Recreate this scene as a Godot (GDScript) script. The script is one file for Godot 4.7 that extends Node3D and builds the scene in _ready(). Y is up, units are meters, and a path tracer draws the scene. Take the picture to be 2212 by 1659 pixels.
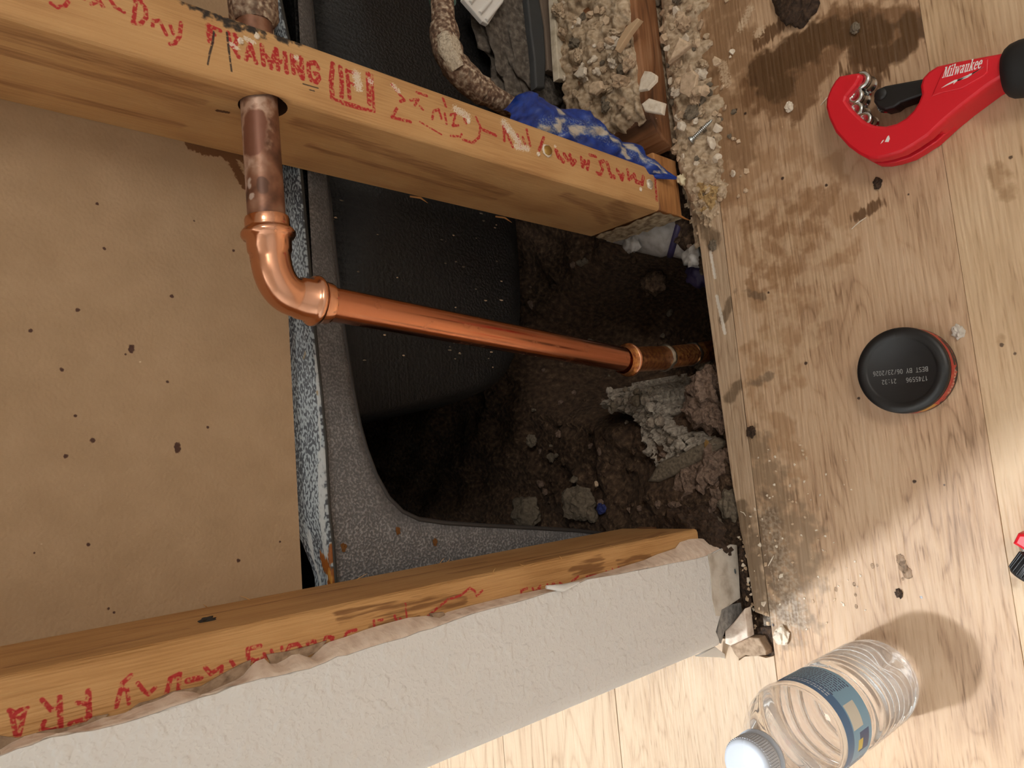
extends Node3D

# ---------------------------------------------------------------- helpers
var rng := RandomNumberGenerator.new()
var used := {}

func v2(a: Array) -> PackedVector2Array:
	var o := PackedVector2Array()
	for i in range(0, a.size(), 2):
		o.append(Vector2(a[i], a[i + 1]))
	return o

func numbered(called: String) -> String:
	if not used.has(called):
		used[called] = 0
		return called
	used[called] += 1
	return "%s_%03d" % [called, used[called]]

func tag(o: Node3D, label := "", category := "", group := "", kind := "") -> Node3D:
	if label: o.set_meta("label", label)
	if category: o.set_meta("category", category)
	if group: o.set_meta("group", group)
	if kind: o.set_meta("kind", kind)
	return o

func base(called: String, at := Vector3.ZERO) -> Node3D:
	var o := Node3D.new()
	o.name = numbered(called)
	add_child(o)
	o.position = at
	return o

# one named mesh, either top-level (parent null) or a part
func obj(called: String, mesh: Mesh, mat: Material, parent: Node3D = null, at := Vector3.ZERO) -> MeshInstance3D:
	var o := MeshInstance3D.new()
	o.mesh = mesh
	if mat: o.material_override = mat
	o.position = at
	if parent:
		o.name = called
		parent.add_child(o, true)
	else:
		o.name = numbered(called)
		add_child(o)
	return o

func struct(called: String, mesh: Mesh, mat: Material, label := "") -> MeshInstance3D:
	var o := obj(called, mesh, mat)
	o.set_meta("kind", "structure")
	if label: o.set_meta("label", label)
	return o

func mat(c: Color, rough := 0.8, metal := 0.0) -> StandardMaterial3D:
	var m := StandardMaterial3D.new()
	m.albedo_color = c
	m.roughness = rough
	m.metallic = metal
	return m

func c8(r: float, g: float, b: float) -> Color:
	return Color(r / 255.0, g / 255.0, b / 255.0)

# ---- triangle soup; faces are given counter-clockwise seen from outside
class Soup:
	var v := PackedVector3Array()
	var uv := PackedVector2Array()
	var g := PackedInt32Array()
	var col := PackedColorArray()
	var has_col := false
	var sg := 0
	func tri(a: Vector3, b: Vector3, c: Vector3, ua := Vector2.ZERO, ub := Vector2.ZERO, uc := Vector2.ZERO) -> void:
		v.append(a); v.append(b); v.append(c)
		uv.append(ua); uv.append(ub); uv.append(uc)
		g.append(sg)
	func quad(a: Vector3, b: Vector3, c: Vector3, d: Vector3, ua := Vector2.ZERO, ub := Vector2.ZERO, uc := Vector2.ZERO, ud := Vector2.ZERO) -> void:
		tri(a, b, c, ua, ub, uc)
		tri(a, c, d, ua, uc, ud)
	func volume() -> float:
		var s := 0.0
		for i in range(0, v.size(), 3):
			s += v[i].dot(v[i + 1].cross(v[i + 2]))
		return s
	func flip() -> void:
		for i in range(0, v.size(), 3):
			var t := v[i + 1]; v[i + 1] = v[i + 2]; v[i + 2] = t
			var q := uv[i + 1]; uv[i + 1] = uv[i + 2]; uv[i + 2] = q
	func outward() -> Soup:
		var c := Vector3.ZERO
		for p in v: c += p
		c /= maxf(1.0, v.size())
		var s := 0.0
		for i in range(0, v.size(), 3):
			s += (v[i] - c).dot((v[i + 1] - c).cross(v[i + 2] - c))
		if s < 0.0: flip()
		return self
	func moved(t: Transform3D) -> Soup:
		for i in v.size(): v[i] = t * v[i]
		return self
	func join(o: Soup) -> Soup:
		v.append_array(o.v); uv.append_array(o.uv); g.append_array(o.g); col.append_array(o.col)
		return self
	func mesh(m: Material = null, into: ArrayMesh = null) -> ArrayMesh:
		var st := SurfaceTool.new()
		st.begin(Mesh.PRIMITIVE_TRIANGLES)
		for i in range(0, v.size(), 3):
			st.set_smooth_group(g[i / 3])
			for k in [0, 2, 1]:
				st.set_uv(uv[i + k])
				if has_col: st.set_color(col[i + k])
				st.add_vertex(v[i + k])
		st.generate_normals()
		st.index()
		if m: st.set_material(m)
		return st.commit(into)

func up_of(d: Vector3) -> Vector3:
	return Vector3.UP if absf(d.y) < 0.9 else Vector3.RIGHT

# tube swept along a path with a radius at each point; ends closed
func sweep(path: Array, radii: Array, n := 16, caps := true, wob := 0.0, sd := 1) -> Soup:
	var s := Soup.new()
	var rings := []
	var d0: Vector3 = (path[1] - path[0]).normalized()
	var side := d0.cross(up_of(d0)).normalized()
	var noise := FastNoiseLite.new()
	noise.seed = sd
	noise.frequency = 120.0
	var run := 0.0
	for i in path.size():
		var a: Vector3 = path[maxi(i - 1, 0)]
		var b: Vector3 = path[mini(i + 1, path.size() - 1)]
		var d := (b - a).normalized()
		if d.length() < 0.5: d = d0
		side = (side - d * side.dot(d)).normalized()
		var other := d.cross(side)
		var ring := PackedVector3Array()
		for k in n:
			var t := TAU * k / n
			var dir := side * cos(t) + other * sin(t)
			var p: Vector3 = path[i] + dir * radii[i]
			if wob > 0.0: p += dir * wob * noise.get_noise_3dv(p)
			ring.append(p)
		if i > 0: run += (path[i] - path[i - 1]).length()
		rings.append([ring, run])
	for i in path.size() - 1:
		for k in n:
			var l := (k + 1) % n
			s.quad(rings[i][0][k], rings[i][0][l], rings[i + 1][0][l], rings[i + 1][0][k],
				Vector2(rings[i][1], float(k) / n), Vector2(rings[i][1], float(k + 1) / n), Vector2(rings[i + 1][1], float(k + 1) / n), Vector2(rings[i + 1][1], float(k) / n))
	if caps:
		s.sg = 1
		for k in n:
			var l := (k + 1) % n
			s.tri(path[0], rings[0][0][l], rings[0][0][k])
			var e := path.size() - 1
			s.tri(path[e], rings[e][0][k], rings[e][0][l])
		s.sg = 0
	return s.outward()

# surface of revolution about y; profile of (r, y)
func lathe(pr: PackedVector2Array, n := 32, from := 0.0, to := TAU, outward := true) -> Soup:
	var s := Soup.new()
	for i in pr.size() - 1:
		for k in n:
			var a := from + (to - from) * k / n
			var b := from + (to - from) * (k + 1) / n
			var p := Vector3(cos(a) * pr[i].x, pr[i].y, sin(a) * pr[i].x)
			var q := Vector3(cos(b) * pr[i].x, pr[i].y, sin(b) * pr[i].x)
			var r := Vector3(cos(b) * pr[i + 1].x, pr[i + 1].y, sin(b) * pr[i + 1].x)
			var t := Vector3(cos(a) * pr[i + 1].x, pr[i + 1].y, sin(a) * pr[i + 1].x)
			var u0 := float(k) / n
			var u1 := float(k + 1) / n
			var w0 := float(i) / (pr.size() - 1)
			var w1 := float(i + 1) / (pr.size() - 1)
			if pr[i].x < 1e-6:
				s.tri(p, r, t, Vector2(u0, w0), Vector2(u1, w1), Vector2(u0, w1))
			elif pr[i + 1].x < 1e-6:
				s.tri(p, q, r, Vector2(u0, w0), Vector2(u1, w0), Vector2(u1, w1))
			else:
				s.quad(p, q, r, t, Vector2(u0, w0), Vector2(u1, w0), Vector2(u1, w1), Vector2(u0, w1))
	return s.outward() if outward else s

func inset(poly: PackedVector2Array, d: float) -> PackedVector2Array:
	var o := PackedVector2Array()
	var n := poly.size()
	var sgn := -1.0 if Geometry2D.is_polygon_clockwise(poly) else 1.0
	for i in n:
		var a := (poly[i] - poly[(i + n - 1) % n]).normalized()
		var b := (poly[(i + 1) % n] - poly[i]).normalized()
		var na := Vector2(-a.y, a.x) * sgn
		var nb := Vector2(-b.y, b.x) * sgn
		var m := (na + nb)
		if m.length() < 0.2: m = na
		m = m.normalized()
		o.append(poly[i] + m * minf(d / maxf(0.35, m.dot(na)), 2.5 * d))
	return o

# polygon in (a, b) drawn out from h0 to h1; frame maps (a, b, h) to space; bevel on the h1 rim (and h0 when both)
func prism(poly: PackedVector2Array, h0: float, h1: float, frame: Transform3D, bevel := 0.0, both := false, uvs := 1.0, smooth := false) -> Soup:
	var s := Soup.new()
	var n := poly.size()
	var lv := []
	if both and bevel > 0.0:
		lv.append([inset(poly, bevel), h0])
		lv.append([poly, h0 + bevel])
	else:
		lv.append([poly, h0])
	if bevel > 0.0:
		lv.append([poly, h1 - bevel])
		lv.append([inset(poly, bevel * 0.3), h1 - bevel * 0.3])
		lv.append([inset(poly, bevel), h1])
	else:
		lv.append([poly, h1])
	for j in lv.size() - 1:
		for i in n:
			var k := (i + 1) % n
			s.sg = 0 if smooth else i + 2 + (0 if bevel > 0.0 else 0)
			var a: Vector2 = lv[j][0][i]; var b: Vector2 = lv[j][0][k]
			var c: Vector2 = lv[j + 1][0][k]; var d: Vector2 = lv[j + 1][0][i]
			s.quad(frame * Vector3(a.x, a.y, lv[j][1]), frame * Vector3(b.x, b.y, lv[j][1]), frame * Vector3(c.x, c.y, lv[j + 1][1]), frame * Vector3(d.x, d.y, lv[j + 1][1]), a * uvs, b * uvs, c * uvs + Vector2(0, lv[j + 1][1] * uvs), d * uvs + Vector2(0, lv[j + 1][1] * uvs))
	for e in [0, lv.size() - 1]:
		var pl: PackedVector2Array = lv[e][0]
		s.sg = 100000 + e
		var t := Geometry2D.triangulate_polygon(pl)
		if t.is_empty():
			print("polygon could not be filled ", n, " ", poly[0])
			t = Geometry2D.triangulate_polygon(poly)
			pl = poly
		var cw := Geometry2D.is_polygon_clockwise(pl)
		for i in range(0, t.size(), 3):
			var a := pl[t[i]]; var b := pl[t[i + 1]]; var c := pl[t[i + 2]]
			var area := (b - a).cross(c - a)
			var h: float = lv[e][1]
			# sides above are wound for a polygon that runs counter-clockwise in (a, b)
			var up: bool = e > 0
			if (area > 0.0) != up: 
				var q := b; b = c; c = q
			if cw: 
				var q2 := b; b = c; c = q2
			s.tri(frame * Vector3(a.x, a.y, h), frame * Vector3(b.x, b.y, h), frame * Vector3(c.x, c.y, h), a * uvs, b * uvs, c * uvs)
	s.sg = 0
	return s.outward()

const FLAT := Transform3D(Basis(Vector3(1, 0, 0), Vector3(0, 0, 1), Vector3(0, 1, 0)), Vector3.ZERO)   # (x, z, height)
const WALL := Transform3D(Basis(Vector3(1, 0, 0), Vector3(0, 1, 0), Vector3(0, 0, 1)), Vector3.ZERO)   # (x, y, depth)

func rect(x0: float, y0: float, x1: float, y1: float) -> PackedVector2Array:
	return PackedVector2Array([Vector2(x0, y0), Vector2(x1, y0), Vector2(x1, y1), Vector2(x0, y1)])

func box(lo: Vector3, hi: Vector3, bevel := 0.0) -> Soup:
	return prism(rect(lo.x, lo.y, hi.x, hi.y), lo.z, hi.z, WALL, bevel, true)

# lump of stone or mortar: a sphere pushed about by noise, then scaled
func lump(size: Vector3, sd: int, rough := 0.35, level := 2, flat := true, freq := 1.3) -> Soup:
	var t := (1.0 + sqrt(5.0)) / 2.0
	var p := [Vector3(-1, t, 0), Vector3(1, t, 0), Vector3(-1, -t, 0), Vector3(1, -t, 0), Vector3(0, -1, t), Vector3(0, 1, t), Vector3(0, -1, -t), Vector3(0, 1, -t), Vector3(t, 0, -1), Vector3(t, 0, 1), Vector3(-t, 0, -1), Vector3(-t, 0, 1)]
	var f := [[0, 11, 5], [0, 5, 1], [0, 1, 7], [0, 7, 10], [0, 10, 11], [1, 5, 9], [5, 11, 4], [11, 10, 2], [10, 7, 6], [7, 1, 8], [3, 9, 4], [3, 4, 2], [3, 2, 6], [3, 6, 8], [3, 8, 9], [4, 9, 5], [2, 4, 11], [6, 2, 10], [8, 6, 7], [9, 8, 1]]
	var tris := []
	for q in f: tris.append([p[q[0]].normalized(), p[q[1]].normalized(), p[q[2]].normalized()])
	for l in level:
		var nx := []
		for q in tris:
			var a: Vector3 = (q[0] + q[1]).normalized(); var b: Vector3 = (q[1] + q[2]).normalized(); var c: Vector3 = (q[2] + q[0]).normalized()
			nx.append([q[0], a, c]); nx.append([a, q[1], b]); nx.append([c, b, q[2]]); nx.append([a, b, c])
		tris = nx
	var no := FastNoiseLite.new()
	no.seed = sd
	no.frequency = freq
	no.fractal_octaves = 3
	var s := Soup.new()
	s.sg = -1 if flat else 0
	for q in tris:
		var r := []
		for w: Vector3 in q:
			var k := 1.0 + rough * 1.6 * no.get_noise_3dv(w)
			r.append(w * k * size)
		s.tri(r[0], r[1], r[2])
	return s.outward()

# thin irregular flake lying flat, in its own axes
func flake(r: float, thick: float, sd: int, n := 6) -> Soup:
	var g := RandomNumberGenerator.new()
	g.seed = sd
	var poly := PackedVector2Array()
	var st := g.randf_range(0.6, 1.0)
	for i in n:
		var a := TAU * (i + g.randf_range(-0.3, 0.3)) / n
		var k := r * g.randf_range(0.6, 1.1)
		poly.append(Vector2(cos(a) * k, sin(a) * k * st))
	return prism(poly, 0.0, thick, FLAT, thick * 0.3)

# grid of points to a surface
func sheet(p: Array, nu: int, nv: int, uvs: Array = [], closed_u := false) -> Soup:
	var s := Soup.new()
	var last := nu if closed_u else nu - 1
	for j in nv - 1:
		for i in last:
			var k := (i + 1) % nu
			var a := j * nu + i; var b := j * nu + k; var c := (j + 1) * nu + k; var d := (j + 1) * nu + i
			if uvs.is_empty(): s.quad(p[a], p[b], p[c], p[d])
			else: s.quad(p[a], p[b], p[c], p[d], uvs[a], uvs[b], uvs[c], uvs[d])
	return s

# ---------------------------------------------------------------- computed pictures
func noise_bytes(w: int, h: int, sd: int, freq: float, oct := 3, sx := 1.0, sy := 1.0, kind := FastNoiseLite.TYPE_SIMPLEX_SMOOTH) -> PackedByteArray:
	var n := FastNoiseLite.new()
	n.seed = sd
	n.noise_type = kind
	n.frequency = freq
	n.fractal_octaves = oct
	var im := n.get_image(maxi(4, int(w / sx)), maxi(4, int(h / sy)), false, false, true)
	im.convert(Image.FORMAT_L8)
	im.resize(w, h, Image.INTERPOLATE_CUBIC)
	return im.get_data()

func lut(stops: Array) -> PackedByteArray:
	var o := PackedByteArray()
	o.resize(768)
	for i in 256:
		var t := i / 255.0
		var c: Color = stops[0][1]
		for k in stops.size() - 1:
			if t >= stops[k][0]:
				var u := clampf((t - stops[k][0]) / maxf(1e-5, stops[k + 1][0] - stops[k][0]), 0, 1)
				c = (stops[k][1] as Color).lerp(stops[k + 1][1], u)
		o[i * 3] = int(clampf(c.r, 0, 1) * 255); o[i * 3 + 1] = int(clampf(c.g, 0, 1) * 255); o[i * 3 + 2] = int(clampf(c.b, 0, 1) * 255)
	return o

# wood: rings are contours of a stretched field, plus fibres and blotches; u runs along the grain
func wood(w: int, h: int, sd: int, l: PackedByteArray, rings: int, ring_amt: float, fib_amt: float, blot_amt: float, stretch := 14.0, pore := 0.0) -> PackedByteArray:
	var low := noise_bytes(w, h, sd, 0.011, 2, stretch * 0.6, 1.0)
	var fib := noise_bytes(w, h, sd + 1, 0.22, 3, stretch * 2.2, 1.0)
	var blo := noise_bytes(w, h, sd + 2, 0.006, 3, 2.0, 1.0)
	var por := noise_bytes(w, h, sd + 3, 0.33, 1, 16.0, 1.0)
	var o := PackedByteArray()
	o.resize(w * h * 3)
	for i in w * h:
		var r := (low[i] * rings) & 511
		if r > 255: r = 511 - r
		var v := 128.0 + (r - 128) * ring_amt - maxf(0.0, 64.0 - r) * ring_amt * 3.0 + (fib[i] - 128) * fib_amt + (blo[i] - 128) * blot_amt
		if pore > 0.0 and por[i] > 178: v -= (por[i] - 178) * pore
		var k := clampi(int(v), 0, 255) * 3
		o[i * 3] = l[k]; o[i * 3 + 1] = l[k + 1]; o[i * 3 + 2] = l[k + 2]
	return o

# soft mask drawn small and enlarged: strokes are [radius_px, x, y, x, y ...] in full-size pixels
func mask_of(w: int, h: int, strokes: Array, small := 4) -> PackedByteArray:
	var mw := w / small
	var mh := h / small
	var b := PackedByteArray()
	b.resize(mw * mh)
	for s in strokes:
		var r: float = s[0] / small
		var pts := []
		for i in range(1, s.size(), 2): pts.append(Vector2(s[i], s[i + 1]) / small)
		if pts.size() == 1: pts.append(pts[0] + Vector2(0.01, 0))
		for i in pts.size() - 1:
			var a: Vector2 = pts[i]; var e: Vector2 = pts[i + 1]
			for y in range(maxi(0, int(minf(a.y, e.y) - 2 * r)), mini(mh, int(maxf(a.y, e.y) + 2 * r) + 2)):
				for x in range(maxi(0, int(minf(a.x, e.x) - 2 * r)), mini(mw, int(maxf(a.x, e.x) + 2 * r) + 2)):
					var p := Vector2(x + 0.5, y + 0.5)
					var d := p.distance_to(Geometry2D.get_closest_point_to_segment(p, a, e)) / r
					var v := int(clampf(1.5 - d, 0, 1) * 255) if d > 0.5 else 255
					if v > b[y * mw + x]: b[y * mw + x] = v
	var im := Image.create_from_data(mw, mh, false, Image.FORMAT_L8, b)
	im.resize(w, h, Image.INTERPOLATE_BILINEAR)
	return im.get_data()

# lay matter of one colour over the picture where mask plus grain passes a level
func lay(o: PackedByteArray, mask: PackedByteArray, grain: PackedByteArray, col: Color, level: float, hard: float, amount: float, gk := 1.0) -> void:
	var r := col.r * 255; var g := col.g * 255; var bl := col.b * 255
	for i in mask.size():
		var m := mask[i]
		if m == 0: continue
		var t := clampf((m + (grain[i] - 128) * gk - level) * hard / 255.0, 0, 1) * amount
		if t <= 0.0: continue
		var k := i * 3
		o[k] = int(o[k] + (r - o[k]) * t); o[k + 1] = int(o[k + 1] + (g - o[k + 1]) * t); o[k + 2] = int(o[k + 2] + (bl - o[k + 2]) * t)

# a line of ink, with wear; metric strokes [width_m, x, y, ...] through a mapping to pixels
func ink(o: PackedByteArray, w: int, h: int, pts: Array, half: float, col: Color, wear: PackedByteArray, wear_at: float) -> void:
	for i in pts.size() - 1:
		var a: Vector2 = pts[i]; var e: Vector2 = pts[i + 1]
		for y in range(maxi(0, int(minf(a.y, e.y) - half - 2)), mini(h, int(maxf(a.y, e.y) + half + 3))):
			for x in range(maxi(0, int(minf(a.x, e.x) - half - 2)), mini(w, int(maxf(a.x, e.x) + half + 3))):
				var p := Vector2(x + 0.5, y + 0.5)
				var d := p.distance_to(Geometry2D.get_closest_point_to_segment(p, a, e))
				var t := clampf(half + 0.7 - d, 0, 1) * clampf((wear_at - wear[y * w + x]) / 30.0, 0.12, 0.88)
				if t <= 0.0: continue
				var k := (y * w + x) * 3
				o[k] = int(lerpf(o[k], col.r * 255, t)); o[k + 1] = int(lerpf(o[k + 1], col.g * 255, t)); o[k + 2] = int(lerpf(o[k + 2], col.b * 255, t))

func picture(o: PackedByteArray, w: int, h: int) -> ImageTexture:
	return ImageTexture.create_from_image(Image.create_from_data(w, h, false, Image.FORMAT_RGB8, o))

func grey_picture(o: PackedByteArray, w: int, h: int) -> ImageTexture:
	return ImageTexture.create_from_image(Image.create_from_data(w, h, false, Image.FORMAT_L8, o))

func bump_of(o: PackedByteArray, w: int, h: int, k: float) -> ImageTexture:
	var im := Image.create_from_data(w, h, false, Image.FORMAT_L8, o)
	im.convert(Image.FORMAT_RGBA8)
	im.bump_map_to_normal_map(k)
	return ImageTexture.create_from_image(im)

func textured(t: Texture2D, rough := 0.8, bump: Texture2D = null, bk := 1.0) -> StandardMaterial3D:
	var m := mat(Color.WHITE, rough)
	m.albedo_texture = t
	if bump:
		m.normal_enabled = true
		m.normal_texture = bump
		m.normal_scale = bk
	return m

# grainy matter without UVs: colour noise through a ramp, laid on from three sides
func grain_mat(stops: Array, sd: int, freq: float, per_m: float, rough := 0.9, bump := 0.0, oct := 4) -> StandardMaterial3D:
	var g := Gradient.new()
	g.offsets = PackedFloat32Array()
	g.colors = PackedColorArray()
	var offs := PackedFloat32Array(); var cols := PackedColorArray()
	for s in stops:
		offs.append(s[0]); cols.append(s[1])
	g.offsets = offs; g.colors = cols
	var n := FastNoiseLite.new()
	n.seed = sd; n.frequency = freq; n.fractal_octaves = oct
	var t := NoiseTexture2D.new()
	t.width = 512; t.height = 512; t.seamless = true; t.noise = n; t.color_ramp = g
	var m := mat(Color.WHITE, rough)
	m.albedo_texture = t
	m.uv1_triplanar = true
	m.uv1_world_triplanar = true
	m.uv1_scale = Vector3.ONE * per_m
	if bump > 0.0:
		var b := NoiseTexture2D.new()
		b.width = 512; b.height = 512; b.seamless = true; b.noise = n; b.as_normal_map = true; b.bump_strength = bump
		m.normal_enabled = true
		m.normal_texture = b
	return m

# ---------------------------------------------------------------- scene
const H := 2.44            # ceiling
const AX0 := 0.2332        # stud beside the rubble
const AX1 := 0.2749
const BX1 := -0.0699       # stud under the torn drywall
const BX0 := -0.1116
const SD := 0.087          # stud depth
const TEX_Y := 0.64
const SEAM := 0.0415       # plank joint nearest the wall
const PW := 0.191          # plank width

var M := {}

func _ready() -> void:
	rng.seed = 7
	setup_camera_and_light()
	make_materials()
	build_shell()
	build_floor()
	build_studs()
	build_drywall()
	build_kraft()
	build_tub()
	build_pit()
	build_pipes()
	build_rubble()
	build_cutter()
	build_tin()
	build_bottle()
	build_small_things()

func setup_camera_and_light() -> void:
	var cam := Camera3D.new()
	cam.name = "camera"
	cam.transform = Transform3D(Basis(Vector3(-0.08437, -0.73231, 0.67572), Vector3(0.98997, 0.01552, 0.14043), Vector3(-0.11332, 0.68079, 0.72366)), Vector3(0, 0.62, 0.39))
	cam.fov = 55.399
	cam.near = 0.02
	cam.far = 50.0
	add_child(cam)
	cam.current = true
	var env := Environment.new()
	env.background_mode = Environment.BG_COLOR
	env.background_color = Color(0, 0, 0)
	env.ambient_light_source = Environment.AMBIENT_SOURCE_DISABLED
	env.tonemap_mode = Environment.TONE_MAPPER_LINEAR
	env.tonemap_exposure = 1.0
	env.sdfgi_enabled = true
	env.ssao_enabled = true
	env.ssil_enabled = true
	var we := WorldEnvironment.new()
	we.name = "environment"
	we.environment = env
	add_child(we)
	ceiling_lamp(Vector3(-0.49, H, -0.46), 0.06, 3.7, Color(0.94, 0.97, 1.0), "small round ceiling lamp in the hall behind the wall corner", false)
	ceiling_lamp(Vector3(0.95, H, 2.1), 0.32, 2.3, Color(1.0, 0.965, 0.92), "wide round ceiling lamp in the room in front of the wall", true)

func ceiling_lamp(at: Vector3, r: float, energy: float, col: Color, label: String, wide: bool) -> void:
	var t := base("ceiling_lamp", at)
	tag(t, label, "lamp")
	var glow := mat(Color(1, 1, 1), 0.5)
	glow.emission_enabled = true
	glow.emission = col
	glow.emission_energy_multiplier = 1.2
	obj("lamp_base", lathe(v2([0, -0.002, r * 1.25, -0.002, r * 1.3, -0.012, r * 1.25, -0.026, 0, -0.026]), 32).mesh(), mat(c8(235, 235, 232), 0.4), t)
	obj("lamp_diffuser", lathe(v2([0, -0.026, r, -0.026, r * 0.96, -0.034, r * 0.6, -0.040, 0, -0.042]), 32).mesh(), glow, t)
	if wide:
		var a := AreaLight3D.new()
		a.name = "lamp_light"
		a.area_size = Vector2(r * 1.8, r * 1.8)
		a.light_energy = energy
		a.light_color = col
		a.shadow_enabled = true
		t.add_child(a)
		a.position = Vector3(0, -0.06, 0)
		a.rotation_degrees.x = -90
		a.area_range = 12.0
	else:
		var o := OmniLight3D.new()
		o.name = "lamp_light"
		o.light_energy = energy
		o.light_color = col
		o.light_size = r * 0.6
		o.omni_range = 12.0
		o.omni_attenuation = 2.0
		o.shadow_enabled = true
		t.add_child(o)
		o.position = Vector3(0, -0.09, 0)

func make_materials() -> void:
	M.paint = mat(c8(206, 204, 200), 0.75)
	M.ceiling = mat(c8(232, 230, 224), 0.85)
	# wall texture: blobs of sprayed mud
	var w := 768
	var n1 := noise_bytes(w, w, 31, 0.028, 2)
	var n2 := noise_bytes(w, w, 37, 0.10, 2)
	var hgt := PackedByteArray()
	hgt.resize(w * w)
	for i in w * w:
		hgt[i] = int(clampf((n1[i] - 136) * 2.0, 0, 110) + clampf((n2[i] - 140) * 0.8, 0, 40) + (n1[i] - 128) * 0.15 + 40)
	M.drywall = mat(c8(226, 226, 225), 0.6)
	M.drywall.normal_enabled = true
	M.drywall.normal_texture = bump_of(hgt, w, w, 3.0)
	M.drywall.normal_scale = 0.85
	M.drywall.uv1_triplanar = true
	M.drywall.uv1_world_triplanar = true
	M.drywall.uv1_scale = Vector3.ONE * 3.6
	M.gypsum = grain_mat([[0.0, c8(198, 174, 156)], [0.45, c8(226, 207, 190)], [1.0, c8(238, 224, 210)]], 41, 0.02, 9.0, 0.95, 5.0)
	M.paper_grey = grain_mat([[0.0, c8(112, 110, 108)], [0.5, c8(150, 147, 143)], [1.0, c8(170, 166, 160)]], 43, 0.03, 9.0, 0.95, 4.0)
	M.paper_tan = grain_mat([[0.0, c8(126, 104, 84)], [0.5, c8(160, 136, 113)], [1.0, c8(178, 154, 130)]], 44, 0.03, 9.0, 0.95, 4.0)
	M.tape = grain_mat([[0.0, c8(168, 156, 140)], [0.5, c8(206, 198, 186)], [1.0, c8(218, 211, 200)]], 45, 0.012, 7.0, 0.9, 2.0)
	M.concrete = grain_mat([[0.0, c8(92, 80, 70)], [0.4, c8(128, 116, 104)], [0.7, c8(158, 146, 130)], [1.0, c8(186, 176, 158)]], 51, 0.03, 9.0, 0.95, 8.0)
	M.dirt = grain_mat([[0.0, c8(38, 27, 19)], [0.4, c8(72, 54, 40)], [0.7, c8(96, 75, 57)], [1.0, c8(144, 120, 96)]], 53, 0.03, 8.0, 0.95, 10.0)
	M.rubble = grain_mat([[0.0, c8(104, 84, 64)], [0.36, c8(168, 144, 116)], [0.6, c8(198, 176, 148)], [1.0, c8(228, 212, 190)]], 57, 0.03, 9.0, 0.95, 5.0)
	M.chip = grain_mat([[0.0, c8(176, 150, 122)], [0.5, c8(212, 186, 156)], [1.0, c8(226, 204, 178)]], 58, 0.02, 16.0, 0.95, 3.0)
	M.chip_b = grain_mat([[0.0, c8(150, 124, 98)], [0.5, c8(188, 162, 134)], [1.0, c8(208, 184, 158)]], 60, 0.02, 16.0, 0.95, 3.0)
	M.chip_white = grain_mat([[0.0, c8(200, 182, 158)], [0.5, c8(230, 216, 196)], [1.0, c8(238, 228, 214)]], 62, 0.02, 16.0, 0.95, 3.0)
	M.stone = grain_mat([[0.0, c8(84, 76, 64)], [0.5, c8(118, 106, 90)], [1.0, c8(140, 128, 112)]], 59, 0.03, 14.0, 0.9, 4.0)
	M.copper = mat(c8(222, 164, 132), 0.24, 1.0)
	var cn := FastNoiseLite.new()
	cn.seed = 5; cn.frequency = 0.02
	var cr := NoiseTexture2D.new()
	cr.width = 512; cr.height = 512; cr.noise = cn; cr.seamless = true
	var cg := Gradient.new()
	cg.offsets = PackedFloat32Array([0.25, 0.6, 0.8]); cg.colors = PackedColorArray([Color(0.17, 0.17, 0.17), Color(0.21, 0.21, 0.21), Color(0.30, 0.30, 0.30)])
	cr.color_ramp = cg
	M.copper.roughness = 1.0
	M.copper.roughness_texture = cr
	M.copper.uv1_triplanar = true
	M.copper.uv1_scale = Vector3.ONE * 5.0
	M.copper_tube = M.copper.duplicate()
	M.copper_tube.albedo_color = c8(194, 130, 99)
	M.copper_old = grain_mat([[0.0, c8(84, 54, 40)], [0.45, c8(126, 84, 62)], [0.7, c8(150, 108, 86)], [1.0, c8(176, 146, 128)]], 61, 0.012, 14.0, 0.42, 0.0)
	M.copper_old.metallic = 0.75
	M.copper_dirty = grain_mat([[0.0, c8(52, 38, 30)], [0.45, c8(104, 78, 62)], [0.6, c8(146, 122, 102)], [0.75, c8(188, 172, 150)], [1.0, c8(216, 204, 184)]], 63, 0.03, 13.0, 0.85, 5.0)
	M.crust = grain_mat([[0.0, c8(120, 104, 88)], [0.4, c8(196, 182, 160)], [1.0, c8(232, 222, 204)]], 64, 0.05, 14.0, 0.97, 10.0)
	M.solder = mat(c8(176, 176, 168), 0.3, 1.0)
	M.verdigris = grain_mat([[0.0, c8(92, 112, 104)], [0.5, c8(128, 172, 164)], [1.0, c8(170, 186, 170)]], 65, 0.05, 12.0, 0.9, 3.0)
	M.steel = mat(c8(200, 200, 198), 0.18, 1.0)
	M.zinc = mat(c8(186, 192, 192), 0.32, 1.0)
	M.red = mat(c8(220, 26, 42), 0.42)
	M.black = mat(c8(24, 24, 25), 0.45)
	M.rubber = mat(c8(20, 20, 21), 0.7)
	M.white = mat(c8(238, 236, 232), 0.5)
	M.pvc = grain_mat([[0.0, c8(150, 142, 132)], [0.5, c8(196, 192, 188)], [1.0, c8(212, 208, 204)]], 67, 0.02, 9.0, 0.5)
	M.purple = mat(c8(66, 58, 98), 0.45)
	M.blue = mat(c8(20, 52, 134), 0.38)
	M.plank_under = mat(c8(120, 96, 72), 0.9)
	M.dark_glue = grain_mat([[0.0, c8(30, 20, 14)], [0.5, c8(62, 44, 30)], [1.0, c8(96, 74, 54)]], 69, 0.04, 9.0, 0.85, 8.0)
	M.undercoat = grain_mat([[0.0, c8(13, 13, 14)], [0.72, c8(24, 24, 25)], [0.82, c8(34, 33, 32)], [1.0, c8(66, 62, 56)]], 71, 0.09, 5.0, 0.62, 3.0)
	M.ink_red = c8(176, 34, 36)

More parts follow.
